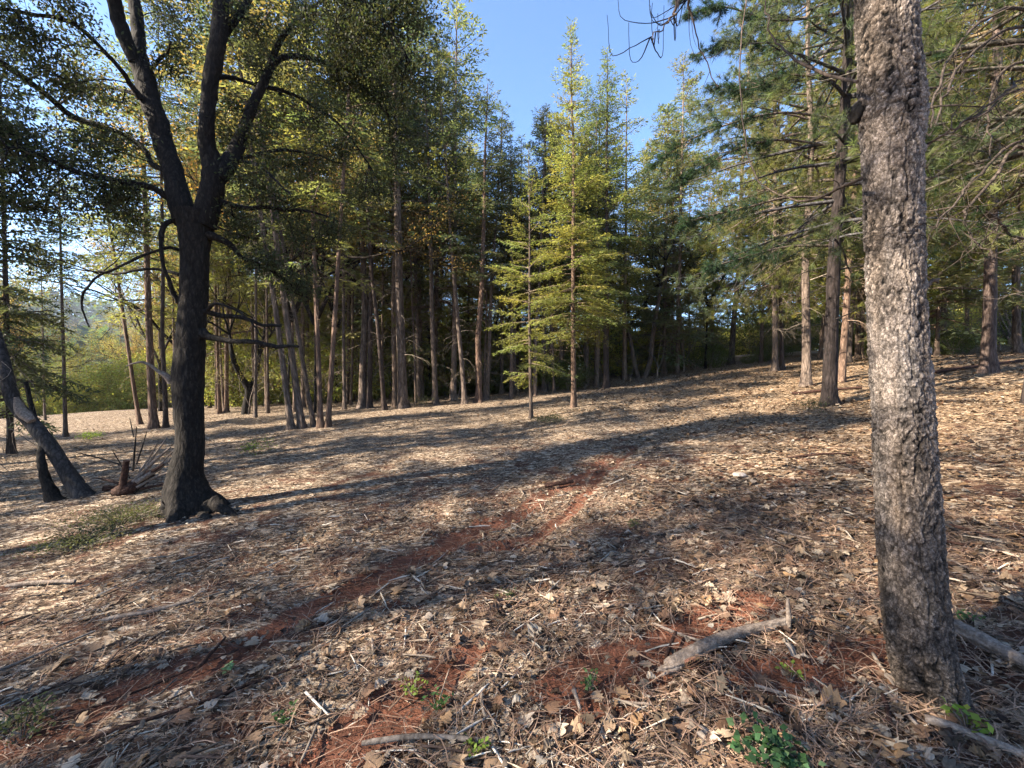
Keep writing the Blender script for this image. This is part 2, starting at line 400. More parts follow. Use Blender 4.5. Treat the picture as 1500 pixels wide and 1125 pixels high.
def fir_crown(H, zb, Rm, seed, pos, rad, c0, whorl=.3, nb=5, bl=.13, sg=.065, sl=.085, sw=.024, droop=.25, keep=1., low_open=0., shape=.75):
    mb = MB(); base = []; dirs = []; LL = []; cc = []
    z = zb
    while z < H-.1:
        f = (z-zb)/(H-zb)
        R_ = Rm*(np.clip((1-f), 0, 1)**shape)*(1 if f > .12 else .65+3*f)
        for b in range(nb):
            if rng.random() > keep or rng.random() < low_open*(1-f)**2: continue
            a = rng.uniform(0, 2*math.pi); L = max(.18, R_*rng.uniform(.6, 1.12)); e0 = (-.1+.75*f)+rng.normal(0, .1)
            P = branch_path(pos(min(z+rng.uniform(-.1, .1), H-.05)), a, L, e0, droop*(1-f)*rng.uniform(.4, 1.3)-.08, 6, .06)
            tube(mb, P, np.linspace(.006+.011*L, .003, 6), 3, (1, 1, 1), m=1, cap=False)
            tone = rng.uniform(.72, 1.28); warm = rng.uniform(-.12, .22)
            nbl = max(2, int(L/bl)); tt = np.linspace(.18 if L > .6 else .05, 1, nbl)+rng.uniform(-.02, .02, nbl)
            tt = np.clip(tt, 0, 1)
            for sd in (-1, 1):
                k = tt*5; i = np.minimum(k.astype(int), 4); fr = (k-i)[:, None]
                o = P[i]*(1-fr)+P[i+1]*fr; d = norm(P[i+1]-P[i])
                side = norm(np.cross(d, [0, 0, 1.]))*sd
                dd = norm(d*.75+side*.9+rng.normal(0, .16, d.shape)+np.array([0, 0, -.12]))
                l = np.clip((1-tt)*L*.42+.13, .1, .62)*rng.uniform(.65, 1.15, nbl)
                base.append(o); dirs.append(dd); LL.append(l)
                cc.append(np.tile([tone*(1+warm), tone, tone*(1-warm*.7)], (nbl, 1)))
        z += whorl*rng.uniform(.7, 1.3)
    base = np.concatenate(base); dirs = np.concatenate(dirs); LL = np.concatenate(LL); cc = np.concatenate(cc)
    ns = np.maximum(2, (LL/sg).astype(int)); idx = np.repeat(np.arange(len(base)), ns)
    j = np.concatenate([np.arange(k) for k in ns]); t = (j+rng.uniform(.2, .8, len(j)))/ns[idx]
    B = base[idx]+dirs[idx]*(LL[idx]*t)[:, None]; B[:, 2] -= .18*LL[idx]*t*t
    d, s, n = frames(dirs[idx])
    for sd in (-1, 1):
        q = norm(d*rng.uniform(.5, 1., (len(B), 1))+s*sd*rng.uniform(.5, 1., (len(B), 1))+n*rng.normal(0, .28, (len(B), 1))+np.array([0, 0, -.12]))
        col = np.asarray(c0)*cc[idx]*rng.uniform(.75, 1.25, (len(B), 1))*(1+.18*(t-.5))[:, None]
        kites(mb, B, q, sl*rng.uniform(.7, 1.3, len(B)), sw*rng.uniform(.8, 1.2, len(B)), col, 0)
    tip = base+dirs*LL[:, None]*.9
    kites(mb, tip, dirs, sl*1.3, sw, np.asarray(c0)*cc*1.15, 0)
    return mb

def tufts(mb, P, D, col, n=22, L=.15, w=.006, m=0):
    """pine needle tufts: n needles round each point P with axis D"""
    k = len(P); idx = np.repeat(np.arange(k), n); d, s, nn = frames(D[idx])
    a = rng.uniform(0, 2*np.pi, len(idx)); sp_ = rng.uniform(.25, 1.5, len(idx))
    q = norm(d*np.cos(sp_)[:, None]+(s*np.cos(a)[:, None]+nn*np.sin(a)[:, None])*np.sin(sp_)[:, None])
    B = P[idx]-d*rng.uniform(0, .07, (len(idx), 1)); l = L*rng.uniform(.65, 1.1, len(idx))[:, None]
    sd = norm(np.cross(q, rng.normal(0, 1, q.shape)))*w*.5
    V = np.stack([B-sd, B+sd, B+q*l+np.array([0, 0, -.02])], 1).reshape(-1, 3)
    mb.add(V, np.arange(len(V)).reshape(-1, 3), np.repeat(np.asarray(col)[idx], 3, 0) if np.ndim(col) == 2 else col, m)

def pine_crown(H, zb, Rm, seed, pos, rad, c0, whorl=.55, nb=4, keep=1., n=22, L=.15, w=.006, subs=6):
    mb = MB(); TP = []; TD = []; z = zb
    while z < H-.1:
        f = (z-zb)/(H-zb); R_ = Rm*(.35+.65*np.sin(np.clip(f*1.1+.25, 0, 1)*math.pi))*(1 if f < .8 else (1-f)*4+.2)
        for b in range(nb):
            if rng.random() > keep: continue
            a = rng.uniform(0, 2*math.pi); Lb = max(.3, R_*rng.uniform(.6, 1.15))
            P = branch_path(pos(z), a, Lb, -.15+.7*f+rng.normal(0, .12), .22*(1-f)-.12*f, 7, .10)
            tube(mb, P, np.linspace(.008+.013*Lb, .005, 7), 4, m=1, cap=False)
            for _ in range(max(2, int(subs*Lb/2))):
                k = rng.integers(2, 7); d = norm(P[k]-P[k-1])
                q = norm(d+rng.normal(0, .55, 3)+np.array([0, 0, .15])); l = rng.uniform(.25, .75)*min(1, Lb/2)
                Q = np.array([P[k], P[k]+q*l*.5+[0, 0, -.03], P[k]+q*l+[0, 0, .03]]); tube(mb, Q, [.007, .005, .004], 3, m=1, cap=False)
                TP.append(Q[2]); TD.append(q)
                for _ in range(3):
                    TP.append(Q[1]+rng.normal(0, .10, 3)+(Q[2]-Q[1])*rng.random()); TD.append(norm(q+rng.normal(0, .7, 3)+[0, 0, .2]))
            TP.append(P[-1]); TD.append(norm(P[-1]-P[-2]+[0, 0, .05]))
        z += whorl*rng.uniform(.6, 1.4)
    TP = np.array(TP); TD = np.array(TD)
    tufts(mb, TP, TD, jitcol(c0, len(TP), .3, .1), n, L, w)
    return mb

def grow(mb, p, d, L, r, depth, ends, m=1, split=(2, 3), spread=.55, up=.12, sides=5):
    n = 5; P = [np.array(p, float)]; d = norm(np.array(d, float))
    for k in range(n-1):
        d = norm(d+rng.normal(0, .13, 3)+np.array([0, 0, up*.3])); P.append(P[-1]+d*L/(n-1))
    tube(mb, P, np.linspace(r, r*.62, n), max(3, sides), m=m, cap=False)
    if depth <= 2: ends.append((P[2], d, L))
    if depth == 0: ends.append((P[-1], d, L)); return
    for _ in range(rng.integers(split[0], split[1]+1)):
        q = norm(d+rng.normal(0, spread, 3)+np.array([0, 0, up])); k = rng.integers(2, n)
        grow(mb, P[k], q, L*rng.uniform(.6, .85), r*.58, depth-1, ends, m, split, spread, up, sides-1)

def leaf_cloud(mb, C, rad, n, c0, L=.055, W=.028, droop=.3, hue=.15):
    """n leaves round each centre"""
    idx = np.repeat(np.arange(len(C)), n); B = C[idx]+rng.normal(0, 1, (len(idx), 3))*rad*[1, 1, .75]
    d = norm(rng.normal(0, 1, B.shape)+np.array([0, 0, -droop]))
    tone = rng.uniform(.7, 1.25, (len(C), 1))[idx]
    kites(mb, B, d, L*rng.uniform(.7, 1.3, len(B)), W*rng.uniform(.7, 1.3, len(B)), jitcol(c0, len(B), .25, hue)*tone, 0, roll=rng.uniform(-1.5, 1.5, len(B)), fold=.12)

PROTO = {}
def proto(kind, name, trunk, crown, H, mats=None, tmat=None):
    if not hasattr(trunk, 'build'): trunk = trunk[0]
    e = empty(name, link=False); t = trunk.build('trunk', [tmat or M_bark, M_twig], e, True, link=False)
    c = crown.build('crown', mats or [M_needle, M_bark], e, link=False)
    PROTO[kind] = (e, t, c, H)

FIR = (.155, .172, .07); DKFIR = (.088, .108, .062); PINE = (.15, .155, .062); OLV = (.155, .145, .072)
def mk_fir(kind, H, zb, Rm, seed, c0, **kw):
    tm, pos, rad = trunk_mb(H, .15, seed); cr = fir_crown(H, zb, Rm, seed, pos, rad, c0, **kw)
    if zb > 1.6: dead_twigs(tm, pos, rad, 1.2, zb+1.5, int(7*zb), 1)
    proto(kind, 'fir_tree', tm, cr, H)
mk_fir('open_fir', 14.5, 2.9, 2.3, 1, FIR, whorl=.25, nb=5, bl=.14, sg=.08, sl=.115, sw=.036, shape=.78, keep=.74, droop=.4)
mk_fir('young_fir', 8.6, 1.5, 2.15, 2, FIR, whorl=.30, nb=5, bl=.13, sg=.065, sl=.09, sw=.026, shape=.7, keep=.75)
mk_fir('pole_a', 16, 6.6, 2.2, 3, DKFIR, whorl=.33, nb=4, bl=.17, sg=.10, sl=.14, sw=.048, droop=.4, keep=.72, low_open=.35, shape=.5)
mk_fir('pole_b', 14, 5.4, 1.9, 4, DKFIR, whorl=.33, nb=4, bl=.17, sg=.10, sl=.14, sw=.048, droop=.45, keep=.66, low_open=.4, shape=.55)
mk_fir('pole_c', 17, 7.2, 2.4, 5, OLV, whorl=.35, nb=4, bl=.18, sg=.105, sl=.15, sw=.050, droop=.3, keep=.66, low_open=.3, shape=.5)
mk_fir('pole_d', 13, 3.6, 2.0, 6, FIR, whorl=.33, nb=4, bl=.17, sg=.10, sl=.14, sw=.046, droop=.5, keep=.68, low_open=.4, shape=.6)
mk_fir('low_fir', 11, .9, 2.6, 8, DKFIR, whorl=.28, nb=5, bl=.17, sg=.10, sl=.15, sw=.05, droop=.35, keep=.85, shape=.7)
def mk_pine(kind, H, zb, Rm, seed, c0, **kw):
    tm, pos, rad = trunk_mb(H, .16, seed); cr = pine_crown(H, zb, Rm, seed, pos, rad, c0, **kw)
    dead_twigs(tm, pos, rad, 1.6, zb+2, int(6*zb), 1, (.5, 2.0), 6)
    proto(kind, 'pine_tree', tm, cr, H)
mk_pine('pine_a', 15, 3.4, 2.8, 11, PINE, nb=4, subs=8, n=24, L=.17, w=.009, whorl=.42)
mk_pine('pine_b', 18, 5.0, 2.4, 12, PINE, nb=4, n=20, w=.014, L=.18, subs=8, whorl=.42)
mk_pine('pine_c', 12, 2.6, 2.2, 13, (.13, .14, .035), nb=4, n=20, w=.014, L=.18, subs=8, whorl=.42)
def mk_broad(kind, H, seed, c0, n, depth=4, tmat=None, L=.07, W=.04, rad=.22, spread=.5, r0=.13, stem=2.2):
    tm = MB(); tube(tm, [(0, 0, -.4), (0, 0, 0), (.03, .02, .5), (.02, .08, stem)], [r0*1.6, r0*1.35, r0, r0*.85], 9, rough=.08)
    ends = []; cr = MB(); top = np.array([.02, .08, stem-.1])
    for k in range(3 if depth > 3 else 2):
        a = k*2.1+seed; grow(cr, top, (math.cos(a)*.45, math.sin(a)*.45, 1), H*.30, r0*.62, depth, ends, 1, (2, 3), spread)
    C = np.array([e[0] for e in ends]); leaf_cloud(cr, C, rad, n, c0, L, W)
    proto(kind, 'oak_tree', tm, cr, H, [M_leaf, tmat or M_oakbark], tmat or M_oakbark)
mk_broad('oak_gold', 11, 21, (.22, .17, .07), 40, stem=3.2)
mk_broad('oak_green', 10, 22, (.115, .125, .03), 44, stem=2.6)
mk_broad('thicket', 5.5, 23, (.20, .17, .06), 5, tmat=M_twig, L=.06, W=.03, rad=.3, r0=.05, stem=.7, spread=.65)
def mk_shrub(kind, H, Rm, c0, seed, n=900, per=16, L=.09, W=.05):
    tm = MB(); cr = MB()
    for k in range(9):
        a = k*.7+seed; tube(tm, [(0, 0, -.2), (.15*math.cos(a), .15*math.sin(a), .3*H), (Rm*.5*math.cos(a), Rm*.5*math.sin(a), .75*H)], [.03, .02, .01], 4, cap=False)
    v = rng.normal(0, 1, (n, 3)); v = norm(v)*rng.uniform(.45, 1, (n, 1))**.5; v *= (1+.25*np.sin(v[:, :1]*5+seed)*np.cos(v[:, 1:2]*4))
    C = v*[Rm, Rm, H*.5]+[0, 0, H*.52]; leaf_cloud(cr, C, .12, per, c0, L, W, -.3)
    e = empty('shrub', link=False); t = tm.build('stem', [M_twig], e, link=False); c = cr.build('foliage', [M_leaf, M_twig], e, link=False)
    PROTO[kind] = (e, t, c, H)
mk_shrub('bright_shrub', 2.4, 2.2, (.36, .35, .09), 31)
mk_shrub('dark_shrub', 1.9, 1.5, (.09, .11, .035), 32, 500, 12)

GROUP = {}
def place(kind, loc, H=None, rz=None, lean=0., leany=0., w=None, label='', cat='tree', group=None, tcol=(1, 1, 1), fcol=(1, 1, 1), name=None, xy=None):
    e, t, c, H0 = PROTO[kind]; s = (H or H0)/H0
    r = e.copy(); t2 = t.copy(); c2 = c.copy()
    if name: r.name = name
    for o in (r, t2, c2): COL.objects.link(o)
    t2.parent = r; c2.parent = r
    r.location = loc; r.rotation_euler = Euler((leany, lean, rng.uniform(0, 6.28) if rz is None else rz), 'XYZ')
    # lean in the world frame whatever the turn about the trunk
    r.rotation_euler = (Matrix.Rotation(lean, 3, 'Y') @ Matrix.Rotation(leany, 3, 'X') @ Matrix.Rotation(rng.uniform(0, 6.28) if rz is None else rz, 3, 'Z')).to_euler()
    r.scale = (s, s, s)
    if xy: c2.scale = (xy, xy, 1)
    if w:                       # w = trunk diameter in metres at breast height
        k = w/(2*.145*s)
        t2.scale = (k, k, 1)
    t2.color = tuple(tcol)+(1,); c2.color = tuple(fcol)+(1,)
    tag(r, label, cat, group); return r

# ------------------------------------------------------------------ hand-placed trees: (px, py, width px, kind, height, lean px per 100 px up, label, trunk tint, foliage tint)
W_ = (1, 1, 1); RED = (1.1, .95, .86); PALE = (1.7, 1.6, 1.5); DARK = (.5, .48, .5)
TREES = [
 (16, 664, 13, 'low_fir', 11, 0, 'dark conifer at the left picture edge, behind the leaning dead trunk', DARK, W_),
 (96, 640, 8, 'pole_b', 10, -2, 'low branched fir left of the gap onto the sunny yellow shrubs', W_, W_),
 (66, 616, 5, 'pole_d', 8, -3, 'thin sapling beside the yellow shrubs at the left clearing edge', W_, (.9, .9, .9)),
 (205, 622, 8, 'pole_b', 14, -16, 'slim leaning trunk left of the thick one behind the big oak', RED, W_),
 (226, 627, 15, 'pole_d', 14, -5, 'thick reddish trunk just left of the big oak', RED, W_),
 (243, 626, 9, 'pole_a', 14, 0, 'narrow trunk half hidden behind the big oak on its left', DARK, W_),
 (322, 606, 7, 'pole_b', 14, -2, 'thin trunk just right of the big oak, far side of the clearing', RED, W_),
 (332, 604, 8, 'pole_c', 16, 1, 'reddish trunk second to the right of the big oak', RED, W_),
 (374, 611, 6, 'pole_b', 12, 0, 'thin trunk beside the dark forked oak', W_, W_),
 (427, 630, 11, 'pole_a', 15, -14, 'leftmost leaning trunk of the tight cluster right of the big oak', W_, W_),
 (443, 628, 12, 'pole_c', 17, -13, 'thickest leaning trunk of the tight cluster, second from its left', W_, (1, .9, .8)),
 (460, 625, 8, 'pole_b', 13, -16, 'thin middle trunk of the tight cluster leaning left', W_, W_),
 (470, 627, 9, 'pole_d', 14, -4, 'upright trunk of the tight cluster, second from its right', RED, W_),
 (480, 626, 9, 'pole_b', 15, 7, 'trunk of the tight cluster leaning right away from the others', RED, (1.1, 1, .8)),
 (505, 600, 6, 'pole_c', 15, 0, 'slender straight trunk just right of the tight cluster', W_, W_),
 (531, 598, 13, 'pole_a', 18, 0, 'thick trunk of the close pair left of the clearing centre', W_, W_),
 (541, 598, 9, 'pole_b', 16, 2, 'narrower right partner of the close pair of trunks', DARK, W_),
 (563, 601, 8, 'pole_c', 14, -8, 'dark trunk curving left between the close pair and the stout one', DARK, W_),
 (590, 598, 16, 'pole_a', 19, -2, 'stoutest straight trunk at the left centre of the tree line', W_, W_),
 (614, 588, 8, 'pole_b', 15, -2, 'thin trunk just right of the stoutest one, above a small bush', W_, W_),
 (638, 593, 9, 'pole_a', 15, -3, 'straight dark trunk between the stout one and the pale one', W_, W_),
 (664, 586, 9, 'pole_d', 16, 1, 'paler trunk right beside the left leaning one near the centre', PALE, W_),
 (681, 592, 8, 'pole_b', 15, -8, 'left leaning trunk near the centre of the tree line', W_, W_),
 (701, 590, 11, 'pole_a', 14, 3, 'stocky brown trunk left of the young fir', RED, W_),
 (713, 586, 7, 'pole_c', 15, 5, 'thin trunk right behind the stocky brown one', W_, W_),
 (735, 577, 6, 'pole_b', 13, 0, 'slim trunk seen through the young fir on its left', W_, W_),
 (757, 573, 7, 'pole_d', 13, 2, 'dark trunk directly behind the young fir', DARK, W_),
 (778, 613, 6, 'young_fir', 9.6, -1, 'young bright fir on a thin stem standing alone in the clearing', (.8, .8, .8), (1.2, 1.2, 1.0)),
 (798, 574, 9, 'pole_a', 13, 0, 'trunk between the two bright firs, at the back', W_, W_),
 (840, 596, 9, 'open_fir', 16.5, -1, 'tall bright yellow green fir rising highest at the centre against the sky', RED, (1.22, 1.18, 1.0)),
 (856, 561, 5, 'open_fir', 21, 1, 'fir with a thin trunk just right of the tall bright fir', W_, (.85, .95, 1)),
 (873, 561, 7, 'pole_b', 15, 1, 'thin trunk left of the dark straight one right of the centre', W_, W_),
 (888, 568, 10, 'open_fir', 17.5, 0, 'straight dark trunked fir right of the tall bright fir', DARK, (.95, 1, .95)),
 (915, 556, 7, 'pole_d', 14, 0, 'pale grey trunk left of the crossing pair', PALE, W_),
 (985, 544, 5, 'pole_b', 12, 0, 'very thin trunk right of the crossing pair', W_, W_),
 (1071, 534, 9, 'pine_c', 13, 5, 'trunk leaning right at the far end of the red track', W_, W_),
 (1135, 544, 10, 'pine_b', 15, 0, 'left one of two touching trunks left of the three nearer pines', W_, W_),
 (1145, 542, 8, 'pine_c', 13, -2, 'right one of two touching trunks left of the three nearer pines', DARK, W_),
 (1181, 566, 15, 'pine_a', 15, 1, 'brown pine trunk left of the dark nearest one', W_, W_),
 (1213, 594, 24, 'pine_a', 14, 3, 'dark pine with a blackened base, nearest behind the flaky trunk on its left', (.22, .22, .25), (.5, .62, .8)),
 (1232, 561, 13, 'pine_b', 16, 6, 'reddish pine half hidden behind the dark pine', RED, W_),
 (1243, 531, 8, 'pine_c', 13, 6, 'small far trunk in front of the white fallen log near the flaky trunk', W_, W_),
 (1376, 496, 12, 'pine_b', 15, 0, 'sun spotted trunk just right of the flaky trunk', PALE, (1.5, 1.4, 1)),  # pale trunk and bright foliage tints stand in for sun
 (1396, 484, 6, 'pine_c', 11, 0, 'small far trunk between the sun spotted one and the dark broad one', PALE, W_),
 (1447, 546, 25, 'pine_a', 17, 0, 'big straight pine trunk near the right edge of the picture', (.8, .76, .8), (1.4, 1.35, .9)),  # foliage tint brightened in place of sunlight
 (1490, 500, 15, 'pine_b', 16, 0, 'pale sunlit trunk in the back at the right picture edge', PALE, (1.5, 1.4, 1)),  # sunlight put into both trunk and foliage tints
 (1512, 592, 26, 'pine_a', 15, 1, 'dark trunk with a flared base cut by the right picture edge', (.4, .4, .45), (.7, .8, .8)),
]
occupied = []
TOPS = {840: 58, 888: 78, 856: 120, 873: 135, 778: 225, 798: 165, 757: 205, 735: 160, 713: 170, 701: 140, 915: 118, 985: 175, 1071: 60}
def sky_top(px): return float(np.interp(px, [560, 640, 668, 690, 700, 730, 765, 782, 800, 840, 870, 890, 915, 945, 960, 985, 1005, 1060], [-150, -70, -10, 110, 165, 158, 205, 110, 100, 65, 125, 80, 130, 190, 165, 105, 10, -120]))
def height_for(p, px, ytop): return float(pt(px, ytop, p[1]).z-p[2])
for px, py, w, kind, H, lean, label, tc_, fc in TREES:
    p = at(px, py); dep = p.y
    if px in TOPS: H = height_for(p, px, TOPS[px])
    elif px == 664: H = height_for(p, px, -30)
    if 1050 < px or px < 640: H *= 1.15
    _ = 0; occupied.append((p.x, p.y))
    wm = .86*w/F*dep*math.cos(math.atan2(abs(p.x), p.y))
    nm = {'pi': 'pine_tree'}.get(kind[:2], 'fir_tree')
    place(kind, p, H, None, math.atan(lean/100), rng.normal(0, .015), wm, label, 'tree', 'conifers round the clearing', tc_, fc, nm, .62 if px < 100 else .82 if px == 778 else None)

# dark forked oak, crossing pair and broad dark oak behind
def small_oak(name, label, base, stems, bk=None, seed=0, leafc=(.12, .12, .04), nl=60):
    p = at(*base); r = empty(name, p)
    for pts in stems:
        mb = MB(); P = [np.array(pt(x, y, p.y+dy)-p) for x, y, w, dy in pts]; rr_ = [.8*w/F*p.y/2 for x, y, w, dy in pts]
        S = spline(np.column_stack([P, rr_]), 18); tube(mb, S[:, :3], S[:, 3], 8, rough=.12, seed=seed)
        mb.build('trunk', bk or M_oakbark, r, True)
    cr = MB(); ends = []
    for pts in stems:
        x, y, w, dy = pts[-1]; q = np.array(pt(x, y, p.y+dy)-p)
        for _ in range(3): grow(cr, q, (rng.normal(0, .4), rng.normal(0, .4), 1), 1.6, w/F*p.y/3, 3, ends, 1)
    C = np.array([e[0] for e in ends]); leaf_cloud(cr, C, .2, nl//3, leafc, .06, .034)
    cr.build('crown', [M_leaf, M_oakbark], r); tag(r, label, 'tree'); return r
small_oak('oak_tree', 'dark forked oak trunk like a Y, right of the big oak', (361, 606),
   [[(360, 612, 17, 0), (362, 590, 13, 0), (364, 570, 13, 0), (352, 550, 10, -.1), (341, 525, 8, -.3), (336, 490, 5, 0)], [(363, 575, 11, 0), (374, 552, 8, .2), (380, 520, 6, .4)]])
small_oak('oak_tree', 'pair of crossing oak stems bending apart right of the centre', (940, 553),
   [[(936, 557, 10, 0), (930, 535, 8, 0), (924, 500, 7, .2), (916, 465, 6, .3), (905, 430, 4, 0)], [(943, 556, 10, 0), (952, 530, 9, 0), (958, 480, 8, -.2), (968, 420, 6, 0)]], leafc=(.10, .12, .05), bk=M_bark)
small_oak('oak_tree', 'broad black oak base with two stems between the right hand pines', (1412, 494),
   [[(1410, 500, 24, 0), (1413, 470, 18, 0), (1408, 430, 12, 0), (1398, 390, 8, .3)], [(1416, 470, 12, 0), (1424, 440, 9, .2), (1430, 400, 6, .3)]], leafc=(.12, .12, .04))

# ------------------------------------------------------------------ forest behind: random positions in the woods beyond the clearing
LOOK = {'pole_a': 'dark straight fir', 'pole_b': 'slim high crowned fir', 'pole_c': 'tall olive tinged fir', 'pole_d': 'light green fir', 'low_fir': 'dense low branched fir',
        'oak_gold': 'golden leaved oak', 'oak_green': 'green bushy oak', 'pine_b': 'tall pine', 'pine_c': 'short yellow green pine', 'thicket': 'half bare twiggy thicket', 'dark_shrub': 'low dark shrub', 'bright_shrub': 'yellow green bush'}
SPOT = [(-20, 'outside the left picture edge'), (130, 'at the left picture edge'), (300, 'behind the big oak trunk'), (420, 'between big oak and tight cluster'), (510, 'behind the tight trunk cluster'), (600, 'around the stoutest trunk'),
        (690, 'right of the stoutest trunk'), (770, 'left of the young bright fir'), (870, 'behind the bright firs'), (960, 'around the crossing oak stems'), (1050, 'right of the crossing oak stems'),
        (1130, 'past the end of the track'), (1200, 'left of the dark pine'), (1262, 'between dark pine and flaky trunk'), (1370, 'hidden by the flaky trunk'), (1430, 'just right of the flaky trunk'), (1505, 'near the right picture edge'), (9999, 'outside the right picture edge')]
def far_label(px, kind, dep):
    spot = [s for lim, s in SPOT if px < lim][0]; k = dep-edge_depth(px)
    row = 'in the first row' if k < 4.5 else 'in the middle rows' if k < 12 else 'far back'
    return '%s %s, %s' % (LOOK[kind], row, spot)
def edge_depth(px):    # depth at which the forest begins, by direction
    return float(np.interp(px, [-400, 0, 200, 300, 420, 600, 760, 900, 1050, 1200, 1300, 1500, 1900], [26, 26, 22, 19, 17, 17.5, 18, 19.5, 27, 24, 17, 15, 11]))
placed = list(occupied); n = 0; tries = 0
kinds = ['pole_a', 'pole_b', 'pole_c', 'pole_d', 'oak_gold', 'oak_green', 'low_fir', 'pine_b', 'pine_c']
while n < 330 and tries < 12000:
    tries += 1
    px = rng.uniform(-330, 1830) if n % 3 else rng.uniform(235, 1050); u = (px-750)/F
    e0 = edge_depth(px); dep = e0 + (70-e0)*rng.random()**2.1
    if px < 215 and dep > 15 and px > 15: continue
    x, y = u*dep, dep
    if px > 880 and dep > 26 and rng.random() < .4: continue
    md = 1.0 if dep < 30 else 1.6
    if any((x-a)**2+(y-b)**2 < md*md for a, b in placed): continue
    placed.append((x, y)); n += 1
    if px > 1050: pr = [.12, .12, .1, .14, .05, .1, .05, .18, .14]
    elif px < 650: pr = [.15, .15, .17, .12, .18, .08, .05, .05, .05]
    else: pr = [.2, .17, .12, .17, .05, .09, .12, .04, .04]
    kind = rng.choice(kinds, p=np.array(pr)/sum(pr))
    if dep > 30 and rng.random() < .4: kind = rng.choice(['low_fir', 'low_fir', 'oak_green', 'pole_d'])
    H = rng.uniform(11, 17) if 'oak' not in kind else rng.uniform(7, 12)
    if px > 1080 or px < 600: H *= 1.25
    if 620 < px < 1040: H = min(H*1.3, height_for((x, y, float(gz(x, y))), px, sky_top(px)+rng.uniform(5, 110)))
    fc = 1+rng.uniform(-.2, .25)+(.5 if px > 1180 else .35 if px > 900 else .1); wa = rng.uniform(-.05, .2)  # foliage tint raised towards the right, standing in for sunlight
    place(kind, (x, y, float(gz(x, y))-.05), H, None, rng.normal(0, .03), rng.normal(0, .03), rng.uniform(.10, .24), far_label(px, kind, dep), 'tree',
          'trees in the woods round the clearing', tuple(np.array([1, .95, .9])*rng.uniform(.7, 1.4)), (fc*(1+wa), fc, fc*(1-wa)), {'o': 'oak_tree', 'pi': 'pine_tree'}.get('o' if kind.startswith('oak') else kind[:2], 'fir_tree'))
# bare twig thickets and understorey
n = 0; tries = 0
while n < 150 and tries < 5000:
    tries += 1
    px = rng.uniform(-150, 1700); u = (px-750)/F; e0 = edge_depth(px)
    dep = e0+.3+(38-e0)*rng.random()**2.2; x, y = u*dep, dep
    if 20 < px < 190: continue
    if any((x-a)**2+(y-b)**2 < .5 for a, b in placed): continue
    placed.append((x, y)); n += 1
    k = 'thicket' if rng.random() < .72 else 'dark_shrub'
    f = rng.uniform(.8, 1.3)
    place(k, (x, y, float(gz(x, y))-.05), (rng.uniform(1.2, 5.5) if k == 'thicket' else rng.uniform(.5, 1.6)), None, 0, 0, None,
          far_label(px, k, dep), 'shrub' if k != 'thicket' else 'thicket',
          'understorey thickets' if k == 'thicket' else 'understorey shrubs', (1.8, 1.65, 1.5) if px > 900 else (1, 1, 1), (f, f, f), 'thicket' if k == 'thicket' else 'shrub')  # twigs right of centre tinted paler, as if lit
# bright brush, sunlight put into its foliage colour, and dark brush between the trunks
for k in range(110):
    px = rng.uniform(235, 1750); dep = edge_depth(px)+rng.uniform(7, 34); x, y = (px-750)/F*dep, dep
    if px < 800: kd, fc, H = 'bright_shrub', np.array([.75, .8, .9])*rng.uniform(.45, 1.1), rng.uniform(2.6, 6.0)
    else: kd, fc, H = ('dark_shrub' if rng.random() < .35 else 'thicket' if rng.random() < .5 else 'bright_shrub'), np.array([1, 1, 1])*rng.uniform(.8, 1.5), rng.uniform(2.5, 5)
    lab = 'tall '+far_label(px, kd, dep)
    place(kd, (x, y, float(gz(x, y))-.2), H, None, 0, 0, None, lab, 'shrub', 'bushes deep in the woods', W_, tuple(fc))
# sunny yellow green shrubs beyond the left edge
SH = [(8, 610, 3.2), (60, 606, 2.9), (100, 604, 3.1), (138, 606, 3.6), (172, 607, 4.2), (195, 604, 4.4)]
for k, (px, py, H) in enumerate(SH):
    x, y = (px-750)/F*30, 30 + k*.6
    place('bright_shrub', (x, y, float(gz(x, y))-.1), H, None, 0, 0, None, ['at the picture edge', 'left of the sapling', 'right of the sapling', 'in the middle of the gap', 'left of the slim leaning trunk', 'behind the slim leaning trunk'][k].join(['sunny yellow green shrub ', ' beyond the clearing']), 'shrub', 'sunny shrubs beyond the clearing')
for k in range(26):
    px = rng.uniform(-60, 260); dep = rng.uniform(36, 60); x, y = (px-750)/F*dep, dep
    place('bright_shrub', (x, y, float(gz(x, y))-.2), rng.uniform(2, 3.6), None, 0, 0, None, 'one of the pale shrubs on the slope falling away at the left', 'shrub', 'pale shrubs down the slope', W_, (rng.uniform(.5, 1), rng.uniform(.7, 1), 1))
for k, (px, dep, kd, H) in enumerate([(-10, 44, 'oak_green', 12), (34, 52, 'pole_d', 15), (62, 60, 'oak_green', 14), (92, 66, 'pole_d', 14), (118, 58, 'oak_gold', 11), (150, 52, 'oak_green', 12), (178, 47, 'pole_d', 15), (205, 42, 'oak_gold', 13), (76, 48, 'oak_gold', 9), (135, 70, 'pole_d', 16), (48, 74, 'oak_green', 16)]):
    x, y = (px-750)/F*dep, dep; place(kd, (x, y, float(gz(x, y))-.1), H, None, 0, 0, .25, '%s on the falling slope, %s' % (LOOK[kd], ['at the picture edge', 'second from the picture edge', 'left of the sapling', 'behind the sapling', 'right of the sapling', 'in the middle of the gap', 'left of the slim leaning trunk', 'behind the slim leaning trunk', 'low before the sapling', 'farthest in the gap', 'farthest left in the gap'][k]), 'tree', 'trees on the falling slope', W_, (1.3, 1.35, 1.2), 'oak_tree' if kd[0] == 'o' else 'fir_tree')
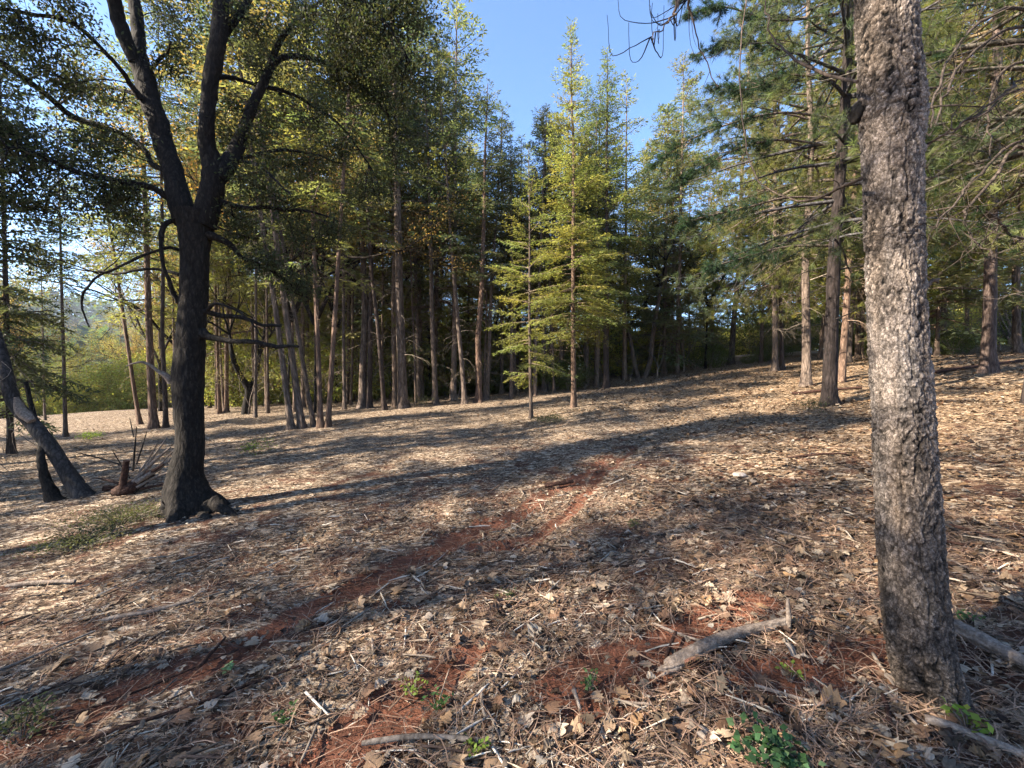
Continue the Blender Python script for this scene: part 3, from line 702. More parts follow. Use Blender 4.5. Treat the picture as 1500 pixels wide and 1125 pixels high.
# far trees on the hill across the valley: one mass
hb = MB()
for k in range(1500):
    a = rng.uniform(R(100), R(165)); d = 130+390*rng.random()**.8; x, y = d*math.cos(a), d*math.sin(a); z = float(gz(x, y)); h = rng.uniform(12, 22); w = h*rng.uniform(.3, .45)
    nk = 46; q = rng.random(nk)**.8; ph = rng.uniform(0, 6.28, nk); ro = w*(1-q)**.8*rng.uniform(.5, 1, nk)
    kites(hb, np.stack([x+ro*np.cos(ph), y+ro*np.sin(ph), z+h*(.06+.9*q)], 1), norm(np.stack([np.cos(ph), np.sin(ph), rng.normal(-.1, .5, nk)], 1)), h*.18, h*.13, jitcol((.05, .08, .045), nk, .35), 0)
tag(hb.build('far_woods', M_needle), 'blue green wooded hillside across the valley at the far left', 'woods', kind='stuff')
# trees beside and behind the viewer, outside the frame, that throw the dappled shade
for k, (x, y, kd, H) in enumerate([(-7.8, -1.7, 'pole_c', 17), (-11, 2.2, 'pole_a', 17), (-16, .5, 'pole_a', 17), (-19, -3.2, 'pole_b', 17), (-15.5, 4.2, 'pine_b', 16),
        (-21, 4.5, 'pole_d', 15), (-6, -5.5, 'oak_green', 10), (-19.5, 8.2, 'pole_c', 17), (-27, 6, 'pole_a', 17), (-12, 6.2, 'pine_c', 11), (-24, 10.5, 'low_fir', 14), (-3, -6, 'pole_b', 14), (-12.5, 4.8, 'pole_a', 15), (-14, -1.8, 'pole_d', 16), (-14.5, 8.0, 'pole_d', 14), (4, -5, 'pine_a', 14), (7.5, 1, 'pine_b', 15), (-23, -6, 'pole_b', 17), (9, 4, 'pine_a', 15)]):
    place(kd, (x, y, float(gz(x, y))-.05), H, None, 0, 0, .32, 'tree standing beside the viewer outside the picture', 'tree', 'trees outside the picture', name='pine_tree' if kd[:2] == 'pi' else 'fir_tree')

exec_hero = True
# ------------------------------------------------------------------ the big oak on the left
OB = at(279, 748); OD = OB.y; OCOS = .84
oak = empty('oak_tree', OB); tag(oak, 'big dark oak with a forked trunk and dark leafy boughs, left of the clearing', 'tree')
def opath(pts):    # (px, py, width px, depth offset)
    P = [np.array(pt(x, y, OD+dy)-OB) for x, y, w, dy in pts]; r = [w/F*(OD+dy)/2*OCOS for x, y, w, dy in pts]
    return np.column_stack([P, r])
limb_pts = []
def limb(name, pts, sides=8, n=24, mat_=None, twigs=True, rough=.08):
    S = spline(opath(pts), n); S[:, 3] = np.maximum(S[:, 3], .004); mb = MB()
    nz = (rng.random((n, 3))-.5)*.02; S[:, :3] += nz*np.linspace(0, 1, n)[:, None]
    tube(mb, S[:, :3], S[:, 3], sides, rough=rough, seed=int(pts[0][0]))
    o = mb.build(name, mat_ or M_oakbark, oak, True)
    if twigs: limb_pts.append(S)
    return o
# trunk with buttressed, knobbly base
S = spline(opath([(284, 775, 104, .0), (283, 760, 98, .0), (280, 745, 86, .0), (275, 728, 72, 0), (273, 711, 62, 0), (273, 690, 50, 0), (278, 650, 43, 0), (277, 600, 43, 0), (275, 560, 47, 0), (277, 520, 44, 0), (281, 470, 41, 0), (284, 420, 41, 0), (285, 370, 43, 0), (285, 335, 52, 0), (285, 312, 60, 0)]), 90)
mb = MB(); sd = 36
def oak_flare(P, th):
    z = P[:, 2:3]; f = 1+.20*np.exp(-np.maximum(z, 0)/.22)*np.sin(th*4+.8)[None]+.10*np.exp(-np.maximum(z, 0)/.3)*np.sin(th*7+2)[None]
    return f*(1+.10*(fbm(th[None]*2.2+0*z, z*2.5+0*th[None], 71, 3)-.5)*2)*(1+.05*(fbm(th[None]*9+0*z, z*14+0*th[None], 72, 2)-.5)*2)
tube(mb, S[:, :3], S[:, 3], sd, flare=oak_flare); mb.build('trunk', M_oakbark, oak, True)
# roots and knobs at the base
for k, (x, y, w, x2, y2, w2) in enumerate([(250, 735, 26, 232, 762, 12), (300, 742, 30, 330, 752, 12), (265, 752, 26, 248, 776, 10), (295, 755, 28, 305, 778, 12), (278, 760, 24, 270, 785, 10), (315, 735, 22, 345, 744, 8)]):
    a = np.array(pt(x, y, OD-.12)-OB); b = np.array(pt(x2, y2, OD-.35 if k > 1 else OD-.1)-OB)
    gxy = b+np.array(OB); b[2] = float(gz(gxy[0], gxy[1]))-OB.z-.01
    mb = MB(); Sx = spline(np.column_stack([[a, (a+b)/2+[0, 0, -.01], b, b+(b-a)*.4+[0, 0, -.05]], [w/F*OD/2, (w+w2)/F*OD/4, w2/F*OD/2, .01]]), 12)
    tube(mb, Sx[:, :3], Sx[:, 3]*.85, 10, rough=.2, seed=k); mb.build('root', M_oakbark, oak, True)
# two leaders and their forks
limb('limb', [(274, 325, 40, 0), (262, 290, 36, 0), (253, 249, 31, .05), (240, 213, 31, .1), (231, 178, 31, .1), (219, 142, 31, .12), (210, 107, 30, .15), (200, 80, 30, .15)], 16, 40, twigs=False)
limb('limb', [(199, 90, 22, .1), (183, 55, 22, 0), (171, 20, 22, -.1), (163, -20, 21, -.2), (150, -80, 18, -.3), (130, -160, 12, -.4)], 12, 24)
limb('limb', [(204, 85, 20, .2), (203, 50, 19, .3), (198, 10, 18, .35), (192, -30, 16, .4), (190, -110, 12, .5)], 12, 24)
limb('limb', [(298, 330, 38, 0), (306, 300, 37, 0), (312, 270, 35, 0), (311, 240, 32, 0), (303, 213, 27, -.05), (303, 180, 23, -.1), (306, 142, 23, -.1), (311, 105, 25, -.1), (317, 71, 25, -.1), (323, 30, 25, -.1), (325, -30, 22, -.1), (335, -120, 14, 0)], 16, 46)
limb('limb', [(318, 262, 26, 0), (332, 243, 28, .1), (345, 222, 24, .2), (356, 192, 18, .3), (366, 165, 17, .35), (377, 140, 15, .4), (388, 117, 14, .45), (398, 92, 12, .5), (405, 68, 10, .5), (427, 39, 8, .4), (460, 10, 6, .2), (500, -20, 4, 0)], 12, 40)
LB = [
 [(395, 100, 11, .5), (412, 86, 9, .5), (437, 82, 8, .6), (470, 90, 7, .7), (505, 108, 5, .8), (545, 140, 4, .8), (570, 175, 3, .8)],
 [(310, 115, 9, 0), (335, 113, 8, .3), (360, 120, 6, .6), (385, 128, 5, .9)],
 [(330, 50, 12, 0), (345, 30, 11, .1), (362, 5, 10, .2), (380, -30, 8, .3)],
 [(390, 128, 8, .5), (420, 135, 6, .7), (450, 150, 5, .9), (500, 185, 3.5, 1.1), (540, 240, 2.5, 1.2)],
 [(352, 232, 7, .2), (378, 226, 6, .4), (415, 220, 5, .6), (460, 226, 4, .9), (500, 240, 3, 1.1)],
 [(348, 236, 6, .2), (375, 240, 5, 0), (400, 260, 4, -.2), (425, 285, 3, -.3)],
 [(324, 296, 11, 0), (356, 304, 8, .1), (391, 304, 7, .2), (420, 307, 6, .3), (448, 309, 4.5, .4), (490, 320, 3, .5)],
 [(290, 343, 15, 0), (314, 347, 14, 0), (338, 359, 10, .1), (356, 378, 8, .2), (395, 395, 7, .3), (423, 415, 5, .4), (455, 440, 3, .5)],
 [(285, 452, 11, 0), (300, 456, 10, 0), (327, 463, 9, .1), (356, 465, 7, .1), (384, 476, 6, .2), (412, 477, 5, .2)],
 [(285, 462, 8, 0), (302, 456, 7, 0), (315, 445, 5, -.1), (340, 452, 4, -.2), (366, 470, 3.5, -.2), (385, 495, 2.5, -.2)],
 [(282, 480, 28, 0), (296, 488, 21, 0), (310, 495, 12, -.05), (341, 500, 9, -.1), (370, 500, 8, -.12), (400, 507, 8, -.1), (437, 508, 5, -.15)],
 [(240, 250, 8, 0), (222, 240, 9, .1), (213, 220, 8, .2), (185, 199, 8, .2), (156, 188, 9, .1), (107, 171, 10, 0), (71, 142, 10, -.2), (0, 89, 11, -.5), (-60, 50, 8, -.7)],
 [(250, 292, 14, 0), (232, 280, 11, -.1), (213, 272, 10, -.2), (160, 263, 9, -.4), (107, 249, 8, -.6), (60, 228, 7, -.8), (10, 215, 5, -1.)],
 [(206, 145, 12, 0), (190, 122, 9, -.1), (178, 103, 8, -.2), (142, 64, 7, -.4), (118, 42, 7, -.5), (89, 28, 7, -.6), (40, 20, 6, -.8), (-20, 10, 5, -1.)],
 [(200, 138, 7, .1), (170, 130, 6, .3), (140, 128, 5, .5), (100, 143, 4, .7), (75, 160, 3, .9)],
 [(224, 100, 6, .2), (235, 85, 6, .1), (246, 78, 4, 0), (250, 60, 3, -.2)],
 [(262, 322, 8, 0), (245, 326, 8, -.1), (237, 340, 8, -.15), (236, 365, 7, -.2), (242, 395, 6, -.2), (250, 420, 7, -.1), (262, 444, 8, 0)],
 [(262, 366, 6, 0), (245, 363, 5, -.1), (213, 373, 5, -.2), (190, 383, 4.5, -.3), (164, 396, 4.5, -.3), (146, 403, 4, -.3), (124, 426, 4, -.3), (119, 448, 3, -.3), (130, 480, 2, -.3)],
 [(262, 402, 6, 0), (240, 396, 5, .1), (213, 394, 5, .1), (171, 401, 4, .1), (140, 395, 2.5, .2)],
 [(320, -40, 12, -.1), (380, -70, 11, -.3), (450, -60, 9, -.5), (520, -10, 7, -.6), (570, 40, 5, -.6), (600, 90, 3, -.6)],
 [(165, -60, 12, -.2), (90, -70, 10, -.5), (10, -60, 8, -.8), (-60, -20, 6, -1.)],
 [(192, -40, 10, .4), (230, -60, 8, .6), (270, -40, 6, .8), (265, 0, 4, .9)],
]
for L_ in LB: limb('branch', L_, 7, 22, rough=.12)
limb('broken_branch', [(252, 560, 14, 0), (245, 552, 11, -.05), (231, 543, 6, -.1), (217, 533, 5, -.15), (205, 531, 4, -.2), (185, 535, 2, -.2)], 7, 14, M_log, twigs=False)

# twigs and leaves grown from the limbs towards where the photograph has leaf masses: (px, py, radius px, depth offset, sprays)
allp = np.concatenate(limb_pts)[:, :3]
BL = [(20, 190, 70, -.8, 60), (70, 250, 60, -.7, 55), (110, 210, 55, -.4, 38), (30, 290, 55, -.9, 50), (120, 290, 50, -.6, 36), (180, 275, 35, -.2, 16), (60, 120, 60, -.6, 26),
      (20, 40, 70, -.9, 40), (90, 20, 50, -.7, 16), (140, 150, 50, .2, 16), (160, 210, 40, 0, 18), (0, 350, 50, -1, 22), (-40, 150, 70, -1, 30), (100, 80, 50, -.4, 12),
      (250, 30, 45, .3, 12), (270, 90, 40, .3, 10), (360, 40, 50, .2, 16), (400, 110, 45, .6, 16), (430, 20, 60, 0, 44), (490, 40, 70, -.2, 70), (550, 60, 65, -.4, 72), (590, 110, 50, -.5, 48),
      (500, 110, 55, .3, 48), (560, 150, 55, .5, 44), (520, -20, 80, -.5, 46), (600, 20, 45, -.5, 34), (460, 160, 50, .8, 26), (520, 220, 55, 1, 30), (400, 200, 45, .6, 16), (440, 250, 50, .7, 22), (530, 290, 45, 1.1, 20),
      (380, 270, 40, 0, 10), (430, 320, 45, .4, 18), (480, 350, 40, .5, 14), (400, 400, 35, .3, 9), (340, 180, 35, .3, 8), (290, -20, 60, .5, 18), (350, 330, 35, .2, 6), (200, 330, 40, .3, 5), (455, 420, 35, .5, 8), (580, 210, 40, .6, 16)]
lv = MB(); tw = MB(); LC = []
for px, py, r, dy, ns in BL:
    c = np.array(pt(px, py, OD+dy)-OB); rm = r/F*(OD+dy)
    k = np.argmin(np.linalg.norm(allp-c, axis=1)); o = allp[k]
    for s_ in range(max(3, ns//10)):
        sub = c+norm(rng.normal(0, 1, 3))*rm*rng.uniform(.2, .8); q = allp[np.argmin(np.linalg.norm(allp-sub, axis=1)+rng.uniform(0, .25, len(allp)))]
        mid = (q+sub)/2+rng.normal(0, .06, 3); P = spline(np.array([q, mid, sub]), 7); tube(tw, P, np.linspace(.010, .004, 7), 4, m=0, cap=False)
        for _ in range(7):
            e = sub+rng.normal(0, 1, 3)*rm*.42*[1, 1, .8]; b = P[rng.integers(3, 7)]
            m1 = (b+e)/2+rng.normal(0, .04, 3); T3 = spline(np.array([b, m1, e]), 6); tube(tw, T3, np.linspace(.0045, .002, 6), 3, m=0, cap=False)
            for t_ in (2, 3, 4, 5): LC.append(T3[t_]); 
LC = np.array(LC); 
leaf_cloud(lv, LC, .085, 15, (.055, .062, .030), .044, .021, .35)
tw.build('twigs', M_oakbark, oak); oak.children[-1].name = 'twig'
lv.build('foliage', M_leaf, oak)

# ------------------------------------------------------------------ the near flaky trunk on the right
HB = at(1360, 1014); HD = HB.y; HCOS = math.cos(math.atan2(HB.x, HB.y))
hero = empty('pine_tree', HB); tag(hero, 'near thick trunk with flaky grey brown bark at the right of the picture', 'tree')
edges = [(-330, 1258, 1335), (-120, 1252, 1338), (0, 1248, 1346), (60, 1251, 1349), (120, 1253, 1356), (165, 1254, 1361), (215, 1258, 1355), (320, 1262, 1354), (380, 1265, 1356), (480, 1268, 1360), (579, 1273, 1368), (650, 1275, 1373), (725, 1278, 1379), (832, 1283, 1387), (938, 1290, 1401), (985, 1296, 1416), (1020, 1302, 1432), (1060, 1300, 1452), (1100, 1296, 1465)]
P = []; r_ = []
for y, a, b in edges:
    P.append(np.array(pt((a+b)/2, y, HD+.05)-HB)); r_.append((b-a)/F*HD/2*.95*HCOS)
nr, ns = 620, 230
S = spline(np.column_stack([P, r_])[::-1], nr); 
zz = S[:, 2]; th = np.linspace(0, 2*np.pi, ns, endpoint=False); TH, ZZ = np.meshgrid(th, zz)
warp = .9*(fbm(TH*3/1.0, ZZ*5, 81, 3)-.5)
# plates: tall cells; flakes: small cells; both wrap round the trunk
wr1, wr2, wr3 = 13, 34, 70
u1 = TH/(2*np.pi)*wr1; u2 = TH/(2*np.pi)*wr2; u3 = TH/(2*np.pi)*wr3
f1, f2, c1_ = voro(u1+warp*.8, ZZ*9.+warp, 1, wr1); g1, g2, c2_ = voro(u2+warp*1.6, ZZ*42+warp*2, 2, wr2); h1, h2, c3_ = voro(u3+warp*2., ZZ*96+warp*3, 3, wr3)
fur = smooth(0, .16, f2-f1); fl2 = smooth(0, .12, g2-g1); fl3 = smooth(0, .14, h2-h1)
disp = .0065*fur + .0075*(c2_-.4)*fl2 + .0030*fl2 + .0060*(c3_-.5)*fl3 + .009*(fbm(TH*2.5, ZZ*3, 83, 3)-.5) + .0015*rng.random(TH.shape)
disp = disp*(1-.0*TH)
rr_ = S[:, 3][:, None]+disp
butt = np.exp(-np.maximum(ZZ, 0)/.16); rr_ = rr_*(1+.10*butt*np.sin(TH*4+1.2))
V = np.stack([S[:, 0:1]+np.cos(TH)*rr_, S[:, 1:2]+np.sin(TH)*rr_, ZZ], -1).reshape(-1, 3)
i, j = np.meshgrid(np.arange(nr-1), np.arange(ns), indexing='ij'); i = i.ravel(); j = j.ravel(); k = (j+1) % ns
tone = .66+.42*(c2_-.2)+.60*(c3_-.4)+.5*(c3_ > .86)-.25*(c2_ < .18)+.75*(fbm(TH*2, ZZ*2.6, 84, 4)-.5)*2
warm = (fbm(TH*1.6+9, ZZ*2.2, 85, 3)-.5)
crack = .45+.55*np.minimum(fur, .35+.65*fl2)
cc = np.stack([tone*(1+.20*warm), tone, tone*(1-.25*warm)], -1)*crack[..., None]
char = (1-smooth(.25, 1.15, ZZ+.35*(fbm(TH*3, ZZ*4, 86, 3)-.5)))[..., None]; cc = cc*(1-.42*char)+.0
mb = MB(); mb.add(V, np.stack([i*ns+j, i*ns+k, (i+1)*ns+k, (i+1)*ns+j], 1), np.clip(cc, 0, 1.6).reshape(-1, 3)); mb.build('trunk', M_hero, hero, False)
def hpath(pts): return np.column_stack([[np.array(pt(x, y, HD+dy)-HB) for x, y, w, dy in pts], [w/F*(HD+dy)/2 for x, y, w, dy in pts]])
def hbranch(name, pts, n=26, m=None, sides=6, wob=.009, subs=0):
    pts = [(x, y, w*(.62 if name == 'dead_branch' and x < 1250 and i > 2 else 1), dy) for i, (x, y, w, dy) in enumerate(pts)]
    m = m or (M_bark if name == 'dead_branch' else None)
    S = spline(hpath(pts), n); S[:, :3] += rng.normal(0, wob, (n, 3))*np.linspace(0, 1, n)[:, None]; mb = MB(); tube(mb, S[:, :3], np.maximum(S[:, 3], .0012), sides, rough=.12)
    for _ in range(subs):
        k = rng.integers(n//4, n-1); b = S[k, :3]; d = norm(S[k, :3]-S[k-1, :3]+rng.normal(0, .02, 3)); l = rng.uniform(.12, .4)
        q = b+d*l*.4+rng.normal(0, .05, 3); e = q+d*l*.5+np.array([rng.normal(0, .05), rng.normal(0, .05), rng.uniform(-.15, .1)])
        T3 = spline(np.array([b, q, e]), 7); tube(mb, T3, np.linspace(.0028, .001, 7), 3, cap=False)
    o = mb.build(name, m or M_twig, hero, True); o.color = (.6, .58, .56, 1); return o
mb = MB(); S = spline(hpath([(1268, 148, 16, .10), (1259, 162, 24, .10), (1255, 172, 20, .10), (1250, 181, 6, .10)]), 10); tube(mb, S[:, :3], S[:, 3], 10, rough=.15); mb.build('knot', M_oakbark, hero, True)
hbranch('dead_branch', [(1262, 262, 5, 0), (1230, 275, 4, .2), (1190, 293, 3.5, .5), (1150, 290, 3, .8), (1110, 265, 3, 1.2), (1095, 225, 3, 1.6), (1088, 160, 3, 2), (1083, 100, 3, 2.4), (1092, 0, 3, 2.7), (1100, -60, 3, 3)], subs=9)
hbranch('dead_branch', [(1256, 120, 5, 0), (1215, 110, 4.5, .2), (1170, 90, 4, .4), (1140, 65, 4, .6), (1125, 35, 3.5, .7), (1122, 0, 3.2, .8), (1130, -50, 3, 1)], subs=8)
hbranch('dead_branch', [(1150, -60, 5, .5), (1060, -50, 5, .9), (1010, -10, 4, 1.2), (1018, 40, 3, 1.3), (1032, 85, 2.6, 1.4), (1050, 125, 2, 1.4)], subs=8)
hbranch('dead_branch', [(1354, 214, 4, 0), (1385, 195, 3, -.05), (1420, 175, 3, -.1), (1480, 130, 3, -.1), (1540, 110, 3, 0)], subs=6)
hbranch('dead_branch', [(1356, 418, 8, 0), (1368, 412, 6, 0), (1380, 416, 3, 0)], 8)
hbranch('dead_branch', [(1160, -90, 6, .2), (1060, -60, 6, .1), (1000, -10, 6, 0), (985, 25, 4.5, 0), (965, 45, 3, 0), (950, 60, 1.6, 0)], subs=0)
for k in range(12):
    x0 = rng.uniform(950, 1010); y0 = np.interp(x0, [950, 985, 1010], [58, 25, -5]); dx = rng.uniform(-75, 30); 
    hbranch('dead_twig', [(x0, y0, 2, 0), (x0+dx*.5, y0+rng.uniform(5, 40), 1.4, rng.uniform(-.1, .1)), (x0+dx, y0+rng.uniform(-30, 30), 1.0, rng.uniform(-.15, .15)), (x0+dx*1.1, y0-rng.uniform(20, 60), .8, 0)], 12, M_oakbark, 4, .002)
# bands scored across the bark at eye height
for y0, dy in ((339, 0), (346, 10)):
    a = []
    for q in np.linspace(-.15, 1.15, 26):
        x = 1262+q*92; ang = (q-.5)*math.pi*.74; c = np.array(pt(1308, y0+dy*q+rng.uniform(-1, 1), HD+.05)-HB)
        va = math.atan2(HB.x, HB.y); rx, ry = math.cos(va), -math.sin(va); fx, fy = -math.sin(va), -math.cos(va)
        rad0 = .1025
        a.append(c+np.array([rx*math.sin(ang)+fx*math.cos(ang), ry*math.sin(ang)+fy*math.cos(ang), 0])*rad0)
    mb = MB(); tube(mb, a, .0013, 4, cap=True); mb.build('wire', M_oakbark, hero)

# the out-of-frame pine at the right whose drooping boughs reach into the picture
rb = empty('pine_tree', (9.0, 5.2, float(gz(9, 5.2)))); tag(rb, 'pine cut off by the right picture edge with arching bare boughs reaching in', 'tree')
tm, pos, rad = trunk_mb(13, .2, 44); tm.build('trunk', [M_bark, M_twig], rb, True)
RBo = np.array(rb.location)
for k, pts in enumerate([[(1620, 40), (1500, 12), (1440, 30), (1400, 70), (1375, 130), (1366, 180)], [(1600, 60), (1500, 40), (1440, 65), (1400, 110), (1380, 150), (1362, 200)], [(1650, 130), (1500, 130), (1450, 160), (1400, 190), (1356, 215)],
        [(1640, 190), (1500, 205), (1440, 250), (1405, 290), (1370, 330)], [(1650, 260), (1500, 215), (1460, 255), (1430, 290), (1412, 320), (1430, 355), (1455, 375)], [(1640, 330), (1500, 350), (1460, 320), (1430, 300)], [(1650, 90), (1500, 90), (1460, 120), (1448, 170), (1455, 230)], [(1640, 20), (1500, -10), (1450, -30), (1380, -10)]]):
    dp = np.linspace(5.6, 3.2+.2*k, len(pts)); P = np.array([np.array(pt(x, y, d)) for (x, y), d in zip(pts, dp)])-RBo
    P = np.vstack([[0, 0, P[0, 2]+.3], P]); S = spline(P, 24); S += rng.normal(0, .01, S.shape); mb = MB()
    tube(mb, S, np.linspace(.028, .006, 24), 5)
    for _ in range(26):
        q = rng.integers(8, 24); b = S[min(q, 23)]; d = norm(rng.normal(0, 1, 3)+[-.4, 0, -.6]); l = rng.uniform(.2, .8)
        tube(mb, spline(np.array([b, b+d*l*.5+rng.normal(0, .06, 3), b+d*l+[rng.normal(0, .1), 0, .12]]), 7), np.linspace(.005, .0015, 7), 3, cap=False)
    TP = S[rng.integers(14, 24, 5)]+rng.normal(0, .12, (5, 3)); tufts(mb, TP, norm(rng.normal(0, 1, (5, 3))), jitcol((.05, .085, .03), 5), 40, .14, .004, m=1)
    mb.build('bough', [M_bark, M_needle], rb, True).color = (.5, .5, .5, 1)

# dark pine boughs of the near pines, hanging over the middle right (part of the dark pine's neighbour)
nbp = at(1213, 594); 
nb_ = empty('pine_bough', (0, 0, 0))
db = MB(); TP = []; TD = []
for pts in [[(1225, 175), (1150, 165), (1080, 178), (1010, 205), (960, 240)], [(1222, 215), (1150, 205), (1090, 215), (1030, 245), (990, 275)], [(1228, 60), (1150, 75), (1080, 60), (1020, 80)], [(1228, 20), (1140, 30), (1060, 10), (1010, 20)],
            [(1218, 290), (1150, 290), (1090, 305), (1030, 318), (1000, 330)], [(1216, 360), (1150, 362), (1080, 380), (1040, 392)], [(1222, 120), (1160, 110), (1100, 130), (1050, 125)], [(1226, -30), (1120, -40), (1040, -30), (990, 0)]]:
    dp = nbp.y+np.linspace(0, rng.uniform(-1.2, .6), len(pts)); P = spline(np.array([np.array(pt(x, y, d)) for (x, y), d in zip(pts, dp)]), 20)
    tube(db, P, np.linspace(.03, .008, 20), 5, m=1)
    for _ in range(62):
        q = rng.integers(6, 20); b = P[q]; d = norm(np.array([-1, 0, -.1])+rng.normal(0, .6, 3)); l = rng.uniform(.2, .65)*(1.2-q/24); e = b+d*l+[0, 0, -.05]
        tube(db, np.array([b, (b+e)/2+[0, 0, .02], e]), [.007, .005, .003], 3, m=1, cap=False)
        for s_ in np.linspace(.35, 1, 5): TP.append(b+(e-b)*s_+rng.normal(0, .03, 3)); TD.append(norm(d+rng.normal(0, .4, 3)))
TP = np.array(TP); tufts(db, TP, np.array(TD), jitcol((.035, .062, .034), len(TP), .3), 18, .12, .008)
dark_pine = [o for o in COL.objects if o.get('label', '').startswith('dark pine with a blackened base')][0]
COL.objects.unlink(nb_); bpy.data.objects.remove(nb_)
bo = db.build('bough', [M_needle, M_bark]); bpy.context.view_layer.update(); bo.parent = dark_pine; bo.matrix_parent_inverse = dark_pine.matrix_world.inverted()

# ------------------------------------------------------------------ litter on the ground
def leaf_template(n, seed, lobed=True):
    """a curled, lobed dry oak leaf, length 1, lying in xy"""
    r = np.random.default_rng(seed); t = np.linspace(0, 1, n+1)
    env = np.sin(np.clip(t*1.02, 0, 1)**.8*math.pi)**.7*.40+.012
    lob = 1+(.40*np.cos(np.arange(n+1)*2*math.pi/3.2+r.uniform(-.6, .6)) if n > 5 else 0*t)
    wl = env*lob*r.uniform(.75, 1.25, n+1); wr = env*np.roll(lob, 1)*r.uniform(.85, 1.15, n+1)
    k1, k2, tw = r.uniform(-.8, 1.3), r.uniform(-.6, .5), r.uniform(-.4, .4)
    sk = .07*(lob-1)
    rows = []
    for s, w in ((-1, wl), (0, 0*t), (1, wr)):
        x = s*w; y = t-.5+(sk if s else 0); z = (k1*env*env*2.2 if s else 0)+k2*(t-.5)**2*.8+tw*s*env*(t-.5)*1.2+(.02*r.random(n+1) if s else 0)
        rows.append(np.stack([x, y, z], 1))
    V = np.concatenate(rows); V[:, 2] -= np.percentile(V[:, 2], 15); m = n+1; F_ = []
    for a in (0, 1):
        for i in range(n): F_.append((a*m+i, (a+1)*m+i, (a+1)*m+i+1, a*m+i+1))
    return V, np.array(F_)
def chip_template(seed, seg=2, flat=.45):
    r = np.random.default_rng(seed); m = seg+1; t = np.linspace(-.5, .5, m)
    c = np.stack([.10*np.sin(t*3+r.uniform(0, 3))*r.uniform(-1, 1), t, .05*np.cos(t*3)*r.uniform(0, 1)], 1); V = []
    for i in range(m):
        w = (.5 if 0 < i < seg else r.uniform(.12, .45)); a0 = r.uniform(0, 2)
        for k in range(3): a = a0+k*2.094; V.append(c[i]+np.array([math.cos(a)*w, 0, math.sin(a)*w*flat+.2])*[1, 1, 1]*np.array([1, 0, 1])*.16)
    F_ = []
    for i in range(seg):
        for k in range(3): F_.append((i*3+k, i*3+(k+1) % 3, (i+1)*3+(k+1) % 3, (i+1)*3+k))
    return np.array(V), np.array(F_)
def needle_template(seed):
    r = np.random.default_rng(seed); t = np.linspace(-.5, .5, 4); k = r.uniform(-.5, .5)
    c = np.stack([k*(t*t), t, .02+.12*r.random()*(1-4*t*t)], 1); w = .012
    V = np.concatenate([c+[w, 0, 0], c-[w, 0, 0]]); return V, np.array([(i, i+1, i+5, i+4) for i in range(3)])

def stamp(mb, templates, P, L, wx, col, tilt=.25, zoff=.02, yaw=None):
    n = len(P); k = rng.integers(0, len(templates), n); yaw = rng.uniform(0, 2*np.pi, n) if yaw is None else yaw
    L = np.broadcast_to(L, (n,)); wx = np.broadcast_to(wx, (n,)); tx = rng.normal(0, tilt, n); ty = rng.normal(0, tilt, n); zo = rng.uniform(0, 1, n)**1.5*zoff
    for q in range(len(templates)):
        s = np.where(k == q)[0]
        if not len(s): continue
        V, F_ = templates[q]; W = V[None]*np.stack([L[s]*wx[s], L[s], L[s]*np.maximum(wx[s], .6)], 1)[:, None]
        z = W[..., 2]+W[..., 0]*np.tan(tx[s])[:, None]+W[..., 1]*np.tan(ty[s])[:, None]
        c, s_ = np.cos(yaw[s])[:, None], np.sin(yaw[s])[:, None]
        x = W[..., 0]*c-W[..., 1]*s_+P[s, 0][:, None]; y = W[..., 0]*s_+W[..., 1]*c+P[s, 1][:, None]
        zl = z-z.min(1, keepdims=True)*.8
        Z = terrain(x, y)+zl+zo[s][:, None]+.001
        VV = np.stack([x, y, Z], -1).reshape(-1, 3); m = len(V)
        FF = (F_[None]+(np.arange(len(s))*m)[:, None, None]).reshape(-1, F_.shape[1])
        mb.add(VV, FF, np.repeat(col[s], m, 0))

LEAF_HI = [leaf_template(n, 100+n*7+k) for k in range(6) for n in (12, 13)]
LEAF_LO = [leaf_template(3, 200+k, False) for k in range(8)]
CHIP = [chip_template(300+k, 1 if k % 2 else 2) for k in range(12)]; CHIP1 = [chip_template(320+k, 1) for k in range(8)]; STICKT = [chip_template(340+k, 4, 1.) for k in range(8)]
NEED = [needle_template(400+k) for k in range(8)]

TAN = np.array([(.36, .26, .17), (.43, .33, .23), (.30, .20, .125), (.24, .14, .085), (.50, .42, .32), (.38, .24, .13), (.19, .12, .08), (.46, .38, .30)])
GRY = np.array([(.44, .40, .34), (.56, .51, .44), (.28, .23, .18), (.66, .61, .53), (.20, .13, .09), (.36, .29, .22), (.12, .08, .06), (.48, .39, .29)])
BRN = np.array([(.15, .10, .07), (.20, .13, .09), (.10, .065, .05), (.25, .17, .12)])
def pal(n, P, a=TAN, b=GRY):
    """grey chips to the left and middle, tan leaves to the right"""
    f = 1-smooth(-.2, 3.4, P[:, 0]-.32*P[:, 1]+.3*rng.normal(0, 1, n)); pick = rng.random(n) < f
    c = np.where(pick[:, None], b[rng.integers(0, len(b), n)], a[rng.integers(0, len(a), n)])
    return c*[.93, .91, .89]*np.where(rng.random((n, 1)) < .33, .38, 1.)*rng.uniform(.75, 1.2, (n, 1))
